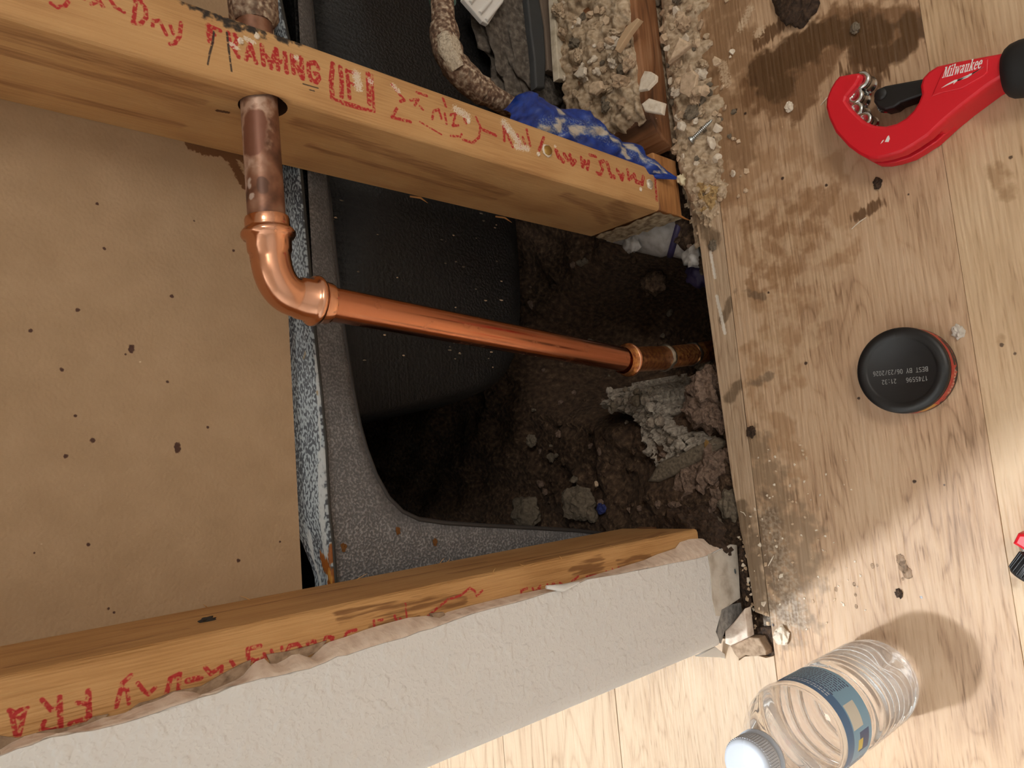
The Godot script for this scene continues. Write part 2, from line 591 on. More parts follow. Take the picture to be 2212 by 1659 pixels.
func build_shell() -> void:
	var t := 0.1
	struct("ceiling", box(Vector3(-2.1, H, -2.5), Vector3(1.7, H + t, 2.7)).mesh(), M.ceiling)
	struct("wall_far_left", box(Vector3(-2.1, 0, -2.5), Vector3(-2.0, H, 2.7)).mesh(), M.paint)
	struct("wall_hall_end", box(Vector3(-2.0, 0, -2.5), Vector3(-0.18, H, -2.4)).mesh(), M.paint)
	struct("wall_front", box(Vector3(-2.0, 0, 2.6), Vector3(1.7, H, 2.7)).mesh(), M.paint)
	struct("wall_right", box(Vector3(1.6, 0, -0.0127), Vector3(1.7, H, 2.6)).mesh(), M.paint)
	struct("wall_tub_far", box(Vector3(-0.1627, -0.3, -1.72), Vector3(1.7, H, -1.66)).mesh(), M.paint)
	struct("wall_tub_side", box(Vector3(1.6, -0.3, -1.66), Vector3(1.7, H, -0.013)).mesh(), M.paint)
	struct("wall_beyond", box(Vector3(0.9, 0.03, 0.0), Vector3(1.6, H, 0.0127)).mesh(), M.drywall)

# ---------------------------------------------------------------- floor
# strokes in metres on the floor -> strokes in pixels of one plank's picture
func on_plank(list: Array, x0: float, z0: float, px: float, pz: float) -> Array:
	var o := []
	for s in list:
		var q := [s[0] * px * 0.001]
		for i in range(1, s.size(), 2):
			q.append((s[i] - x0) * px); q.append((s[i + 1] - z0) * pz)
		o.append(q)
	return o

func build_floor() -> void:
	var fl := struct("floor", box(Vector3(-2.0, -0.11, 0.03), Vector3(1.6, -0.0085, 2.6)).mesh(), M.concrete, "concrete slab under pale oak vinyl planks")
	obj("slab", box(Vector3(-2.0, -0.11, -2.4), Vector3(-0.19, -0.0085, 0.03)).mesh(), M.concrete, fl)
	var x0 := -0.46
	var len_x := 1.0
	var w := 2048
	var h := 392
	var px := w / len_x
	var pz := h / PW
	var l2 := lut([[0.0, c8(136, 104, 76)], [0.3, c8(184, 150, 118)], [0.5, c8(200, 167, 134)], [0.75, c8(208, 177, 145)], [1.0, c8(218, 191, 162)]])
	var l3 := lut([[0.0, c8(146, 114, 84)], [0.3, c8(194, 162, 126)], [0.5, c8(208, 177, 141)], [0.75, c8(216, 187, 152)], [1.0, c8(226, 200, 168)]])
	var l1 := lut([[0.0, c8(136, 109, 84)], [0.3, c8(180, 153, 125)], [0.5, c8(194, 168, 140)], [0.75, c8(202, 178, 150)], [1.0, c8(213, 191, 166)]])
	var grain := noise_bytes(w, h, 91, 0.03, 4)
	var grain_fine := noise_bytes(w, h, 92, 0.16, 3)
	var streak := noise_bytes(w, h, 93, 0.11, 3, 7.0, 1.0)
	var damp := c8(128, 94, 64)
	var wet := c8(96, 70, 46)
	var grit := c8(120, 100, 78)
	# plank next to the opening: cut strip along the hole, whole beyond the wall corner
	var p1 := wood(w, h, 101, l1, 9, 0.12, 0.26, 0.35, 9.0, 1.1)
	lay(p1, mask_of(w, h, on_plank([[9, 0.419, -0.007, 0.319, -0.0085, 0.2534, 0.0106],
		[9, 0.2273, 0.0178, 0.2004, 0.0299],
		[5, 0.123, 0.0297, 0.1459, 0.0475],
		[6, 0.0479, 0.0257, 0.059, 0.0408],
		[12, -0.0561, 0.0255, -0.0983, 0.0293, -0.1396, 0.0331]], x0, SEAM - PW, px, pz)), grain, grit, 120, 2.5, 0.8)
	lay(p1, mask_of(w, h, on_plank([[2, 0.19, 0.0259, 0.1643, 0.0276],
		[2.2, 0.1462, 0.0268, 0.1093, 0.0309]], x0, SEAM - PW, px, pz), 2), grain_fine, c8(232, 224, 212), 150, 4, 0.9, 0.5)
	# plank under the tin and the jaws of the cutter
	var p2 := wood(w, h, 111, l2, 10, 0.14, 0.26, 0.55, 9.0, 1.1)
	lay(p2, mask_of(w, h, on_plank([[26, 0.4186, 0.0688, 0.3699, 0.0522, 0.3152, 0.0476, 0.2449, 0.0357],
		[18, 0.378, 0.0832, 0.3282, 0.0813, 0.274, 0.0693]], x0, SEAM, px, pz)), grain, c8(150, 116, 84), 112, 2.2, 0.85)
	lay(p2, mask_of(w, h, on_plank([[14, 0.1969, 0.1004, 0.1675, 0.0831, 0.1446, 0.0709, 0.1547, 0.0991],
		[12, 0.2093, 0.115, 0.208, 0.1437, 0.1745, 0.1188],
		[20, 0.2037, 0.0788, 0.1792, 0.1024]], x0, SEAM, px, pz)), grain, c8(146, 108, 74), 150, 2.2, 0.62, 1.5)
	lay(p2, mask_of(w, h, on_plank([[40, 0.2275, 0.0866, 0.1383, 0.0969, 0.0759, 0.0709],
		[30, 0.2119, 0.1321, 0.1654, 0.1498],
		[30, 0.2572, 0.1128, 0.2279, 0.1343],
		[20, 0.0427, 0.0664, -0.0163, 0.0762]], x0, SEAM, px, pz)), noise_bytes(w, h, 98, 0.014, 4), c8(162, 124, 88), 190, 2.4, 0.5, 2.0)
	lay(p2, mask_of(w, h, on_plank([[34, 0.2065, 0.0973, 0.1282, 0.1042, 0.0812, 0.0893],
		[26, 0.153, 0.1363, 0.1023, 0.1091]], x0, SEAM, px, pz)), noise_bytes(w, h, 99, 0.02, 4), c8(212, 182, 148), 205, 2.4, 0.5, 2.0)
	lay(p2, mask_of(w, h, on_plank([[14, 0.316, 0.0984, 0.2948, 0.1265, 0.3362, 0.165],
		[22, 0.3265, 0.0952, 0.3272, 0.1222, 0.3359, 0.1488],
		[20, 0.348, 0.1666, 0.3329, 0.1952, 0.3189, 0.2218],
		[12, 0.3228, 0.2292, 0.3215, 0.2423]], x0, SEAM, px, pz)), grain, damp, 105, 2.6, 0.9)
	lay(p2, mask_of(w, h, on_plank([[13, 0.3435, 0.0974, 0.3267, 0.1044, 0.3167, 0.1164],
		[17, 0.3436, 0.1156, 0.3419, 0.1455],
		[13, 0.3499, 0.1507, 0.3366, 0.1882, 0.3218, 0.201],
		[10, 0.3192, 0.1821, 0.303, 0.1984, 0.3042, 0.2198],
		[9, 0.3226, 0.2223, 0.3122, 0.2344]], x0, SEAM, px, pz)), grain, wet, 104, 3.0, 0.93, 0.8)
	lay(p2, mask_of(w, h, on_plank([[12, 0.3055, 0.1765, 0.2896, 0.193],
		[5, 0.2965, 0.2389, 0.3027, 0.2526],
		[8, 0.3806, 0.138, 0.3728, 0.1195, 0.369, 0.1008],
		[5, 0.1813, 0.1634, 0.1869, 0.1827]], x0, SEAM, px, pz)), streak, c8(104, 74, 48), 140, 3, 0.85, 1.3)
	lay(p2, mask_of(w, h, on_plank([[30, -0.0314, 0.0475, -0.0648, 0.0476, -0.1058, 0.0511, -0.146, 0.0545],
		[16, 0.0024, 0.0474, -0.0147, 0.0497],
		[24, -0.073, 0.0772, -0.113, 0.0718]], x0, SEAM, px, pz)), grain, c8(142, 118, 92), 100, 1.8, 0.72, 1.4)
	lay(p2, mask_of(w, h, on_plank([[20, -0.0564, 0.0441, -0.0895, 0.0488, -0.1222, 0.0489, -0.1456, 0.0589],
		[5, 0.059, 0.0408, 0.0614, 0.0689],
		[4, 0.1459, 0.0475, 0.1352, 0.0743]], x0, SEAM, px, pz)), grain, c8(104, 86, 68), 165, 2, 0.55, 1.6)
	lay(p2, mask_of(w, h, on_plank([[14, -0.0648, 0.0521, -0.1215, 0.0621, -0.1529, 0.0664, -0.1396, 0.0331]], x0, SEAM, px, pz)), noise_bytes(w, h, 97, 0.12, 3), c8(190, 174, 154), 200, 3, 0.5, 1.8)
	lay(p2, mask_of(w, h, on_plank([[1.6, 0.2361, 0.1056],
		[1.4, 0.2165, 0.1429],
		[2.4, 0.2029, 0.1838],
		[1, 0.1872, 0.2045],
		[1.6, 0.0683, 0.1049],
		[1.2, 0.1375, 0.0791],
		[1.3, 0.0327, 0.1452],
		[1.2, -0.1259, 0.1712],
		[2.2, -0.1234, 0.1556],
		[1.5, -0.0371, 0.1783],
		[1, -0.0408, 0.1991],
		[1.4, 0.3162, 0.0701],
		[1.5, 0.3088, 0.0787],
		[1.4, -0.159, 0.044]], x0, SEAM, px, pz), 2), grain_fine, c8(58, 42, 32), 120, 5, 0.9, 0.4)
	lay(p2, mask_of(w, h, on_plank([[6, 0.3653, 0.0618, 0.3454, 0.0641],
		[5, 0.4036, 0.0961, 0.3911, 0.0849],
		[5, 0.3453, 0.0438],
		[7, 0.3775, 0.102]], x0, SEAM, px, pz)), grain_fine, c8(214, 190, 160), 170, 4, 0.8, 1.2)
	# plank under the grip of the cutter
	var p3 := wood(w, h, 121, l3, 7, 0.09, 0.24, 0.4, 10.0, 0.9)
	lay(p3, mask_of(w, h, on_plank([[8, 0.188, 0.2642, 0.165, 0.2697],
		[5, 0.0634, 0.2499],
		[10, -0.1062, 0.2177, -0.1122, 0.2285]], x0, SEAM + PW, px, pz)), grain, c8(156, 122, 86), 150, 2, 0.6)
	lay(p3, mask_of(w, h, on_plank([[1.4, 0.1913, 0.2742],
		[1.6, 0.0582, 0.2503],
		[1.2, 0.0505, 0.2573]], x0, SEAM + PW, px, pz), 2), grain_fine, c8(74, 54, 38), 120, 5, 0.8, 0.4)
	var p0 := wood(1024, 256, 131, l1, 10, 0.2, 0.25, 0.3, 8.0, 1.0)
	var bumpm := bump_of(noise_bytes(1024, 256, 141, 0.2, 3, 18.0, 1.0), 1024, 256, 1.6)
	var rough2 := PackedByteArray()
	rough2.resize(w * h)
	for i in w * h:
		var lum := (p2[i * 3] + p2[i * 3 + 1] + p2[i * 3 + 2]) / 3
		rough2[i] = 84 if lum < 78 else (120 if lum < 100 else 132)
	M.p1 = textured(picture(p1, w, h), 0.5, bumpm, 0.5)
	M.p2 = textured(picture(p2, w, h), 1.0, bumpm, 0.5)
	M.p2.roughness_texture = grey_picture(rough2, w, h)
	M.p3 = textured(picture(p3, w, h), 0.5, bumpm, 0.5)
	M.p0 = textured(picture(p0, 1024, 256), 0.5, bumpm, 0.5)
	var gap := 0.0004
	# strip of the row that was cut along the opening, ragged at the ends
	var cut := v2([0.4353, 0.0009, 0.3851, 0.0001, 0.3445, 0.0016, 0.2987, 0.0056, 0.2534, 0.0106, 0.23, 0.014, 0.2, 0.0153, 0.1488, 0.0158, 0.0758, 0.0175, 0.0179, 0.0188, -0.0349, 0.0201, -0.0603, 0.0221])
	var strip := PackedVector2Array()
	for p in cut: strip.append(p)
	strip.append(Vector2(-0.075, 0.0225))
	strip.append(Vector2(-0.10, 0.0255)); strip.append(Vector2(-0.128, 0.0265)); strip.append(Vector2(-0.149, 0.0275)); strip.append(Vector2(-0.152, 0.0400))
	strip.append(Vector2(-0.152, SEAM - gap)); strip.append(Vector2(0.54, SEAM - gap)); strip.append(Vector2(0.54, 0.02))
	plank(fl, strip, M.p1, x0, SEAM - PW, len_x)
	# the same row left of the wall corner, with the broken notch at its end
	var left := PackedVector2Array([Vector2(-0.46, SEAM - gap), Vector2(-0.46, SEAM - PW + gap), Vector2(-0.1765, SEAM - PW + gap), Vector2(-0.1765, 0.006)])
	for p in v2([-0.1948, 0.0054, -0.1904, 0.0115, -0.1876, 0.0244, -0.1889, 0.033]): left.append(p)
	left.append(Vector2(-0.1862, SEAM - gap))
	plank(fl, left, M.p1, x0, SEAM - PW, len_x)
	plank(fl, rect(x0, SEAM + gap, x0 + len_x, SEAM + PW - 0.0001), M.p2, x0, SEAM, len_x)
	plank(fl, rect(x0, SEAM + PW + 0.0001, x0 + len_x, SEAM + 2 * PW - gap), M.p3, x0, SEAM + PW, len_x)
	for k in range(-13, 14):
		var z := SEAM + k * PW
		if z + PW > 2.62: continue
		var shift := 0.37 * ((k * 5) % 3)
		var x := -2.0
		var pieces := []
		if k == 0 or k == 1 or k == -1:
			pieces = [[-1.68, x0], [x0 + len_x, 1.6]] if k >= 0 else [[-1.68, x0]]
		else:
			x = -2.0 - shift
			while x < 1.6:
				pieces.append([maxf(x, -2.0), minf(x + 1.22, 1.6 if k >= 0 else -0.1765)])
				x += 1.22
				if k < -1 and x > -0.18: break
		for q in pieces:
			if q[1] - q[0] > 0.01:
				plank(fl, rect(q[0] + gap, z + gap, q[1] - gap, z + PW - gap), M.p0, q[0] - 0.3 * (k & 3), z, 1.22)

func plank(parent: Node3D, poly: PackedVector2Array, m: Material, x0: float, z0: float, len_x: float) -> void:
	var s := prism(poly, -0.008, 0.0, FLAT, 0.0003)
	for i in s.v.size():
		s.uv[i] = Vector2((s.v[i].x - x0) / len_x, (s.v[i].z - z0) / PW)
	obj("plank", s.mesh(), m, parent)

# ---------------------------------------------------------------- studs
# timber standing on y0..y1, wide face towards `side` (-1 left, 1 right); picture wraps that face and the front
func timber(x0: float, x1: float, y0: float, y1: float, side: float) -> Soup:
	var r := 0.0032
	var prof := []
	# from the back edge of the side face, round the front, to the far face and back
	var xs := x0 if side < 0 else x1
	var xo := x1 if side < 0 else x0
	prof.append(Vector2(xs, -SD)); prof.append(Vector2(xs, -SD * 0.5)); prof.append(Vector2(xs, -r))
	prof.append(Vector2(xs - side * r * 0.3, -r * 0.3)); prof.append(Vector2(xs - side * r, 0))
	prof.append(Vector2((xs + xo) / 2, 0)); prof.append(Vector2(xo + side * r, 0)); prof.append(Vector2(xo + side * r * 0.3, -r * 0.3)); prof.append(Vector2(xo, -r)); prof.append(Vector2(xo, -SD))
	var ys := []
	var n := 24
	for j in n + 1: ys.append(lerpf(y0, minf(y1, 0.64), float(j) / n))
	if y1 > 0.7: ys.append_array([1.28, 1.92, y1])
	var s := Soup.new()
	var per := SD + absf(x1 - x0)
	for j in ys.size() - 1:
		var run := 0.0
		for i in prof.size():
			var k := (i + 1) % prof.size()
			var d: float = (prof[k] - prof[i]).length()
			var sg := [0, 0, 1, 1, 1, 1, 1, 1, 2, 3]
			s.sg = sg[i] + 5
			var a: Vector2 = prof[i]; var b: Vector2 = prof[k]
			var va := run / per; var vb := (run + d) / per
			s.quad(Vector3(a.x, ys[j], a.y), Vector3(b.x, ys[j], b.y), Vector3(b.x, ys[j + 1], b.y), Vector3(a.x, ys[j + 1], a.y),
				Vector2(ys[j] / TEX_Y, va), Vector2(ys[j] / TEX_Y, vb), Vector2(ys[j + 1] / TEX_Y, vb), Vector2(ys[j + 1] / TEX_Y, va))
			run += d
	s.sg = 99
	var c := Vector2((x0 + x1) / 2, -SD / 2)
	for i in prof.size():
		var k := (i + 1) % prof.size()
		var a: Vector2 = prof[i]; var b: Vector2 = prof[k]
		for e in [[y0, 1], [y1, 0]]:
			var p := Vector3(a.x, e[0], a.y); var q := Vector3(b.x, e[0], b.y); var o := Vector3(c.x, e[0], c.y)
			var ua := Vector2(0.02, a.y * 4); var ub := Vector2(0.02, b.y * 4); var uo := Vector2(0.02, c.y * 4)
			if e[1] == 1: s.tri(o, q, p, uo, ub, ua)
			else: s.tri(o, p, q, uo, ua, ub)
	return s.outward()

func front_px(list: Array, xs: float, side: float, w: int, h: int) -> Array:
	var o := []
	for st in list:
		var q := []
		for i in range(1, st.size(), 2):
			var f: float = (SD + (st[i] - xs) * -side) / (SD + (AX1 - AX0))
			q.append(Vector2(st[i + 1] / TEX_Y * w, f * h))
		o.append([st[0], q])
	return o

func side_strokes(list: Array, w: int, h: int) -> Array:   # [radius_mm, z, y, ...]
	var o := []
	for st in list:
		var q := [st[0] * w / TEX_Y * 0.001]
		for i in range(1, st.size(), 2):
			q.append(st[i + 1] / TEX_Y * w); q.append((SD + st[i]) / (SD + (AX1 - AX0)) * h)
		o.append(q)
	return o

func flat_strokes(list: Array) -> Array:
	var o := []
	for s in list:
		var q := [s[0]]
		for p: Vector2 in s[1]: q.append(p.x); q.append(p.y)
		o.append(q)
	return o

func build_studs() -> void:
	var w := 2048
	var h := 412
	var px := w / TEX_Y * 0.001
	var grain := noise_bytes(w, h, 201, 0.05, 4)
	var fine := noise_bytes(w, h, 202, 0.2, 2)
	var lines := noise_bytes(w, h, 203, 0.09, 3, 12.0, 1.0)
	# ---- stud beside the rubble
	var la := lut([[0.0, c8(122, 80, 44)], [0.3, c8(176, 130, 82)], [0.5, c8(198, 154, 102)], [0.72, c8(208, 166, 114)], [1.0, c8(222, 186, 140)]])
	var ta := wood(w, h, 211, la, 2, 0.06, 0.22, 0.3, 20.0)
	var dark := []
	for s in [[3.2, -0.012, 0.62, -0.016, 0.50, -0.013, 0.44], [2.0, -0.03, 0.62, -0.034, 0.52, -0.03, 0.46], [3.4, -0.022, 0.40, -0.028, 0.34, -0.040, 0.26, -0.046, 0.2], [3.0, -0.02, 0.15, -0.03, 0.10, -0.05, 0.06], [5.0, -0.012, 0.09, -0.03, 0.06, -0.04, 0.045], [1.6, -0.05, 0.38, -0.055, 0.3, -0.06, 0.2], [1.4, -0.066, 0.56, -0.066, 0.46]]:
		dark.append(s)
	for s in dark: s[0] = s[0] * 2.3
	lay(ta, mask_of(w, h, side_strokes(dark, w, h)), lines, c8(128, 84, 48), 96, 0.75, 0.8, 1.2)
	# scorch along the far arris, plaster smears, ink
	var scorch := flat_strokes(front_px([[10, 0.2737, 0.4776, 0.2723, 0.4694, 0.27, 0.4648, 0.2702, 0.4561],
		[9, 0.269, 0.4552, 0.2701, 0.4453, 0.2712, 0.435],
		[8, 0.2716, 0.4249, 0.2717, 0.4201, 0.2725, 0.4117]], AX0, -1, w, h))
	for s in scorch: s[0] = s[0] * px * 0.42
	lay(ta, mask_of(w, h, scorch), grain, c8(34, 30, 30), 110, 1.5, 0.92, 1.6)
	var wear := noise_bytes(w, h, 221, 0.11, 3)
	var letters := [[0.9, 0.2455, 0.5435, 0.2444, 0.5408, 0.2466, 0.5374, 0.2492, 0.5361],
		[0.9, 0.2548, 0.5305, 0.2537, 0.5291],
		[0.9, 0.2521, 0.5256, 0.2557, 0.522, 0.2529, 0.5202],
		[0.9, 0.2596, 0.5176, 0.2551, 0.5147, 0.2537, 0.5103],
		[1, 0.2646, 0.504, 0.2562, 0.505, 0.2492, 0.5059, 0.2502, 0.5021, 0.2549, 0.4993, 0.2601, 0.4995, 0.2636, 0.5021, 0.2632, 0.5063],
		[0.9, 0.2544, 0.4958, 0.2511, 0.4962],
		[0.9, 0.2541, 0.4954, 0.2556, 0.4926, 0.2518, 0.4907, 0.2487, 0.4892],
		[0.9, 0.255, 0.487, 0.2505, 0.4855],
		[1, 0.2585, 0.4811, 0.2503, 0.4822, 0.2453, 0.4848, 0.2438, 0.4873]]
	letters.append_array([[1.8, 0.2622, 0.4658, 0.2535, 0.4651],
		[1.1, 0.2619, 0.466, 0.2624, 0.4632, 0.262, 0.4594],
		[1, 0.2577, 0.4648, 0.2582, 0.4628],
		[1.1, 0.2624, 0.4547, 0.2555, 0.4538],
		[1.1, 0.2616, 0.454, 0.2626, 0.4506, 0.2601, 0.4496, 0.2565, 0.4508, 0.2549, 0.4533],
		[1.2, 0.2545, 0.4521, 0.2493, 0.4491],
		[1.2, 0.2596, 0.4422, 0.2493, 0.4446],
		[1.2, 0.2597, 0.4417, 0.2492, 0.4386],
		[1, 0.2523, 0.4434, 0.2529, 0.4399],
		[1.3, 0.2617, 0.4346, 0.2496, 0.434],
		[1.3, 0.258, 0.4346, 0.254, 0.4306, 0.2491, 0.4292],
		[1.5, 0.2621, 0.4257, 0.2538, 0.4279],
		[1.3, 0.2622, 0.4254, 0.2495, 0.4247],
		[1, 0.2539, 0.4242, 0.2558, 0.422],
		[1.4, 0.2619, 0.42, 0.2496, 0.4193],
		[1.3, 0.2618, 0.4154, 0.2506, 0.4146],
		[1.4, 0.2614, 0.4151, 0.249, 0.4091],
		[1.5, 0.2622, 0.4092, 0.2491, 0.4088],
		[1.4, 0.2594, 0.3977, 0.2623, 0.3998, 0.2603, 0.4043, 0.2539, 0.4043, 0.2496, 0.4029, 0.2493, 0.3995, 0.2527, 0.3975, 0.2548, 0.398, 0.2549, 0.4003],
		[1.6, 0.2657, 0.387, 0.2531, 0.389, 0.2419, 0.3887],
		[0.9, 0.2413, 0.3885, 0.2418, 0.3742, 0.2416, 0.3608],
		[1.5, 0.2652, 0.3816, 0.2555, 0.3812, 0.245, 0.382],
		[1.3, 0.2644, 0.377, 0.2553, 0.3764, 0.2459, 0.3761],
		[1, 0.2644, 0.377, 0.2647, 0.3689],
		[1, 0.2565, 0.3763, 0.2559, 0.3708]])
	letters.append_array([[1.7, 0.2675, 0.3607, 0.2466, 0.361],
		[0.9, 0.2673, 0.3577, 0.2418, 0.3578, 0.2405, 0.3702, 0.2404, 0.3817],
		[1, 0.2657, 0.3418, 0.2622, 0.3383, 0.2572, 0.3323, 0.2553, 0.3357],
		[1, 0.2491, 0.3391, 0.2416, 0.3437, 0.2425, 0.3283],
		[0.9, 0.2588, 0.327, 0.2614, 0.3201, 0.2561, 0.3235],
		[0.9, 0.2663, 0.321, 0.2664, 0.3123],
		[0.8, 0.2564, 0.3192, 0.2549, 0.3167],
		[0.9, 0.2501, 0.309, 0.2564, 0.307, 0.2589, 0.3023, 0.2524, 0.3004],
		[0.9, 0.2574, 0.2971, 0.25, 0.2961],
		[1, 0.2686, 0.2975, 0.2633, 0.2955],
		[0.9, 0.2577, 0.2921, 0.26, 0.2866, 0.2498, 0.2904, 0.2516, 0.2851],
		[0.8, 0.2607, 0.2792, 0.256, 0.2784],
		[0.8, 0.2611, 0.2752, 0.2545, 0.2771],
		[0.9, 0.2628, 0.2669, 0.2565, 0.263, 0.2472, 0.2655, 0.2413, 0.2721, 0.2414, 0.2814],
		[0.8, 0.2414, 0.293, 0.2431, 0.2841, 0.2453, 0.2824],
		[1.2, 0.2549, 0.2634, 0.2535, 0.2479],
		[0.5, 0.2447, 0.3202, 0.2401, 0.3015],
		[1.2, 0.2643, 0.2386, 0.2514, 0.2392],
		[1.2, 0.2629, 0.2388, 0.2485, 0.2305],
		[1.1, 0.2604, 0.2241, 0.2506, 0.2218],
		[1.1, 0.2593, 0.2182, 0.2521, 0.2157],
		[1.2, 0.2672, 0.213, 0.2547, 0.2107],
		[1.3, 0.2656, 0.1936, 0.2532, 0.2006]])
	letters.append_array([[2.2, 0.2576, 0.1797, 0.2531, 0.1776, 0.2503, 0.1724],
		[1.8, 0.2569, 0.1701, 0.2527, 0.1665],
		[2.1, 0.2576, 0.163, 0.2504, 0.1612, 0.2539, 0.1571],
		[1.6, 0.259, 0.1484, 0.2509, 0.1478, 0.2569, 0.144, 0.2503, 0.1415, 0.2582, 0.1386],
		[1.3, 0.2644, 0.1365, 0.2648, 0.1281],
		[1.6, 0.2631, 0.1176, 0.2607, 0.1234, 0.255, 0.1203, 0.2489, 0.1244, 0.2495, 0.1289],
		[2.1, 0.262, 0.113, 0.2511, 0.1096, 0.251, 0.1048],
		[2, 0.2587, 0.0991, 0.2513, 0.0938, 0.2561, 0.0914],
		[1.8, 0.2621, 0.0837, 0.2535, 0.0831, 0.2584, 0.0759],
		[2, 0.2599, 0.0739, 0.2536, 0.0724, 0.2534, 0.063, 0.2607, 0.06]])
	letters.append_array([[1.5, 0.2659, 0.0405, 0.2413, 0.0422]])
	for s in front_px(letters, AX0, -1, w, h):
		ink(ta, w, h, s[1], s[0] * px * 1.05, M.ink_red, wear, 160.0)
	var smear := flat_strokes(front_px([[4, 0.2559, 0.4537, 0.2549, 0.4499],
		[4, 0.2626, 0.4446, 0.262, 0.4396],
		[5, 0.2612, 0.4125],
		[8, 0.2642, 0.3698, 0.2549, 0.3687],
		[6, 0.2627, 0.3593],
		[5, 0.2651, 0.3407, 0.2628, 0.3371],
		[8, 0.2638, 0.2861, 0.2614, 0.2754],
		[9, 0.2662, 0.2374, 0.2544, 0.2238],
		[7, 0.2498, 0.2269, 0.2511, 0.214],
		[4, 0.2613, 0.1804],
		[6, 0.2832, 0.0339, 0.2767, 0.0313]], AX0, -1, w, h))
	for s in smear: s[0] = s[0] * px * 0.45
	lay(ta, mask_of(w, h, smear, 2), fine, c8(228, 216, 200), 150, 4, 0.9, 1.3)
	var knots := flat_strokes(front_px([[1.2, 0.2599, 0.463, 0.2529, 0.464, 0.244, 0.4664, 0.2386, 0.4673],
		[1.1, 0.2621, 0.4555, 0.2505, 0.4547, 0.239, 0.4537]], AX0, -1, w, h))
	for s in front_px([[0.55, 0.2599, 0.463, 0.2529, 0.464, 0.2446, 0.4662],
		[0.4, 0.244, 0.4662, 0.2386, 0.4673],
		[0.6, 0.2621, 0.4555, 0.2505, 0.4547],
		[0.45, 0.2505, 0.4547, 0.239, 0.4537],
		[0.3, 0.2453, 0.4088, 0.2456, 0.3985],
		[0.3, 0.2427, 0.4044, 0.2429, 0.4013]], AX0, -1, w, h):
		ink(ta, w, h, s[1], s[0] * px, c8(48, 38, 34), wear, 190.0)
	var gouge := v2([-0.0352, 0.4486, -0.0341, 0.4427])
	lay(ta, mask_of(w, h, side_strokes([[1.5, gouge[0].x, gouge[0].y, gouge[1].x, gouge[1].y]], w, h), 2), fine, c8(84, 50, 28), 110, 4, 0.9, 0.6)
	M.wood_a = textured(picture(ta, w, h), 0.66, bump_of(noise_bytes(w, h, 231, 0.16, 3, 14.0, 1.0), w, h, 1.4), 0.6)
	var stud := base("wall_stud")
	tag(stud, "wooden stud with red stamped letters, copper pipe passing through it", "stud", "framing studs")
	var csg := CSGMesh3D.new()
	csg.name = "timber"
	csg.mesh = timber(AX0, AX1, 0.0395, H, -1.0).mesh()
	csg.material = M.wood_a
	var bore := CSGCylinder3D.new()
	bore.name = "bore"
	bore.radius = 0.0146
	bore.height = 0.12
	bore.sides = 28
	bore.operation = CSGShape3D.OPERATION_SUBTRACTION
	bore.rotation_degrees.z = 90
	bore.position = Vector3(0.25, 0.4282, -0.0158)
	bore.material = mat(c8(86, 58, 36), 0.9)
	csg.add_child(bore)
	stud.add_child(csg)
	nail(stud, Vector3(0.2562, 0.1915, 0.001), 0.0042, c8(168, 134, 72))
	nail(stud, Vector3(0.2569, 0.0518, 0.001), 0.0036, c8(214, 206, 190))
	for q in [Vector3(0.2505, 0.2024, 0.0005), Vector3(0.2485, 0.067, 0.0005), Vector3(0.2587, 0.2751, 0.0005), Vector3(0.2619, 0.2344, 0.0005), Vector3(0.2612, 0.4477, 0.0005), Vector3(0.2679, 0.4373, 0.0005)]:
		obj("plaster_crumb", lump(Vector3(0.0020, 0.0017, 0.0012), int(q.x * 9000), 0.4, 1).mesh(), M.chip_white, stud, q)
	for q in [[Vector3(0.2332, 0.2572, -0.089), 0.010], [Vector3(0.2332, 0.1598, -0.0899), 0.012]]:
		obj("splinter", sweep([q[0] + Vector3(0.001, 0.008, -0.004), q[0], q[0] + Vector3(-0.002, -q[1], -0.003)], [0.0009, 0.001, 0.0001], 5).mesh(), mat(c8(190, 136, 80), 0.8), stud)
	# ---- sole plate under it, sawn off flush with the stud
	var plate := base("sole_plate")
	tag(plate, "short sawn-off piece of wooden sole plate under the lettered stud", "timber")
	var end_wood := mat(c8(196, 128, 68), 0.55)
	var pl := wood(512, 128, 241, lut([[0.0, c8(130, 82, 44)], [0.5, c8(184, 128, 76)], [1.0, c8(208, 158, 110)]]), 4, 0.2, 0.4, 0.5, 10.0)
	M.wood_plate = textured(picture(pl, 512, 128), 0.6)
	M.wood_plate.uv1_scale = Vector3(5, 8, 1)
	obj("timber", prism(rect(AX0 + 0.0006, 0.0, 0.2925, 0.0382), -SD, -0.0005, WALL, 0.0015, true).mesh(), M.wood_plate, plate)
	M.end_grain = grain_mat([[0.0, c8(104, 82, 60)], [0.4, c8(164, 142, 112)], [0.7, c8(192, 172, 140)], [1.0, c8(214, 196, 166)]], 243, 0.02, 9.0, 0.95, 5.0)
	var eg := Soup.new()
	var er := RandomNumberGenerator.new()
	er.seed = 4
	var gp := []
	for j in 9:
		for i in 17:
			gp.append(Vector3(AX0 + er.randf_range(-0.0022, 0.0004), lerpf(0.0005, 0.0378, j / 8.0) + er.randf_range(-0.0006, 0.0006), lerpf(-SD, -0.001, i / 16.0)))
	obj("sawn_end", sheet(gp, 17, 9).mesh(), M.end_grain, plate)
	obj("splinter", sweep([Vector3(AX0 + 0.002, 0.004, -0.002), Vector3(AX0, -0.004, -0.001), Vector3(AX0 - 0.001, -0.012, 0.0)], [0.0016, 0.001, 0.0002], 5).mesh(), end_wood, plate)
	var plate2 := base("sole_plate")
	tag(plate2, "broken brown sole plate running into the plaster rubble", "timber")
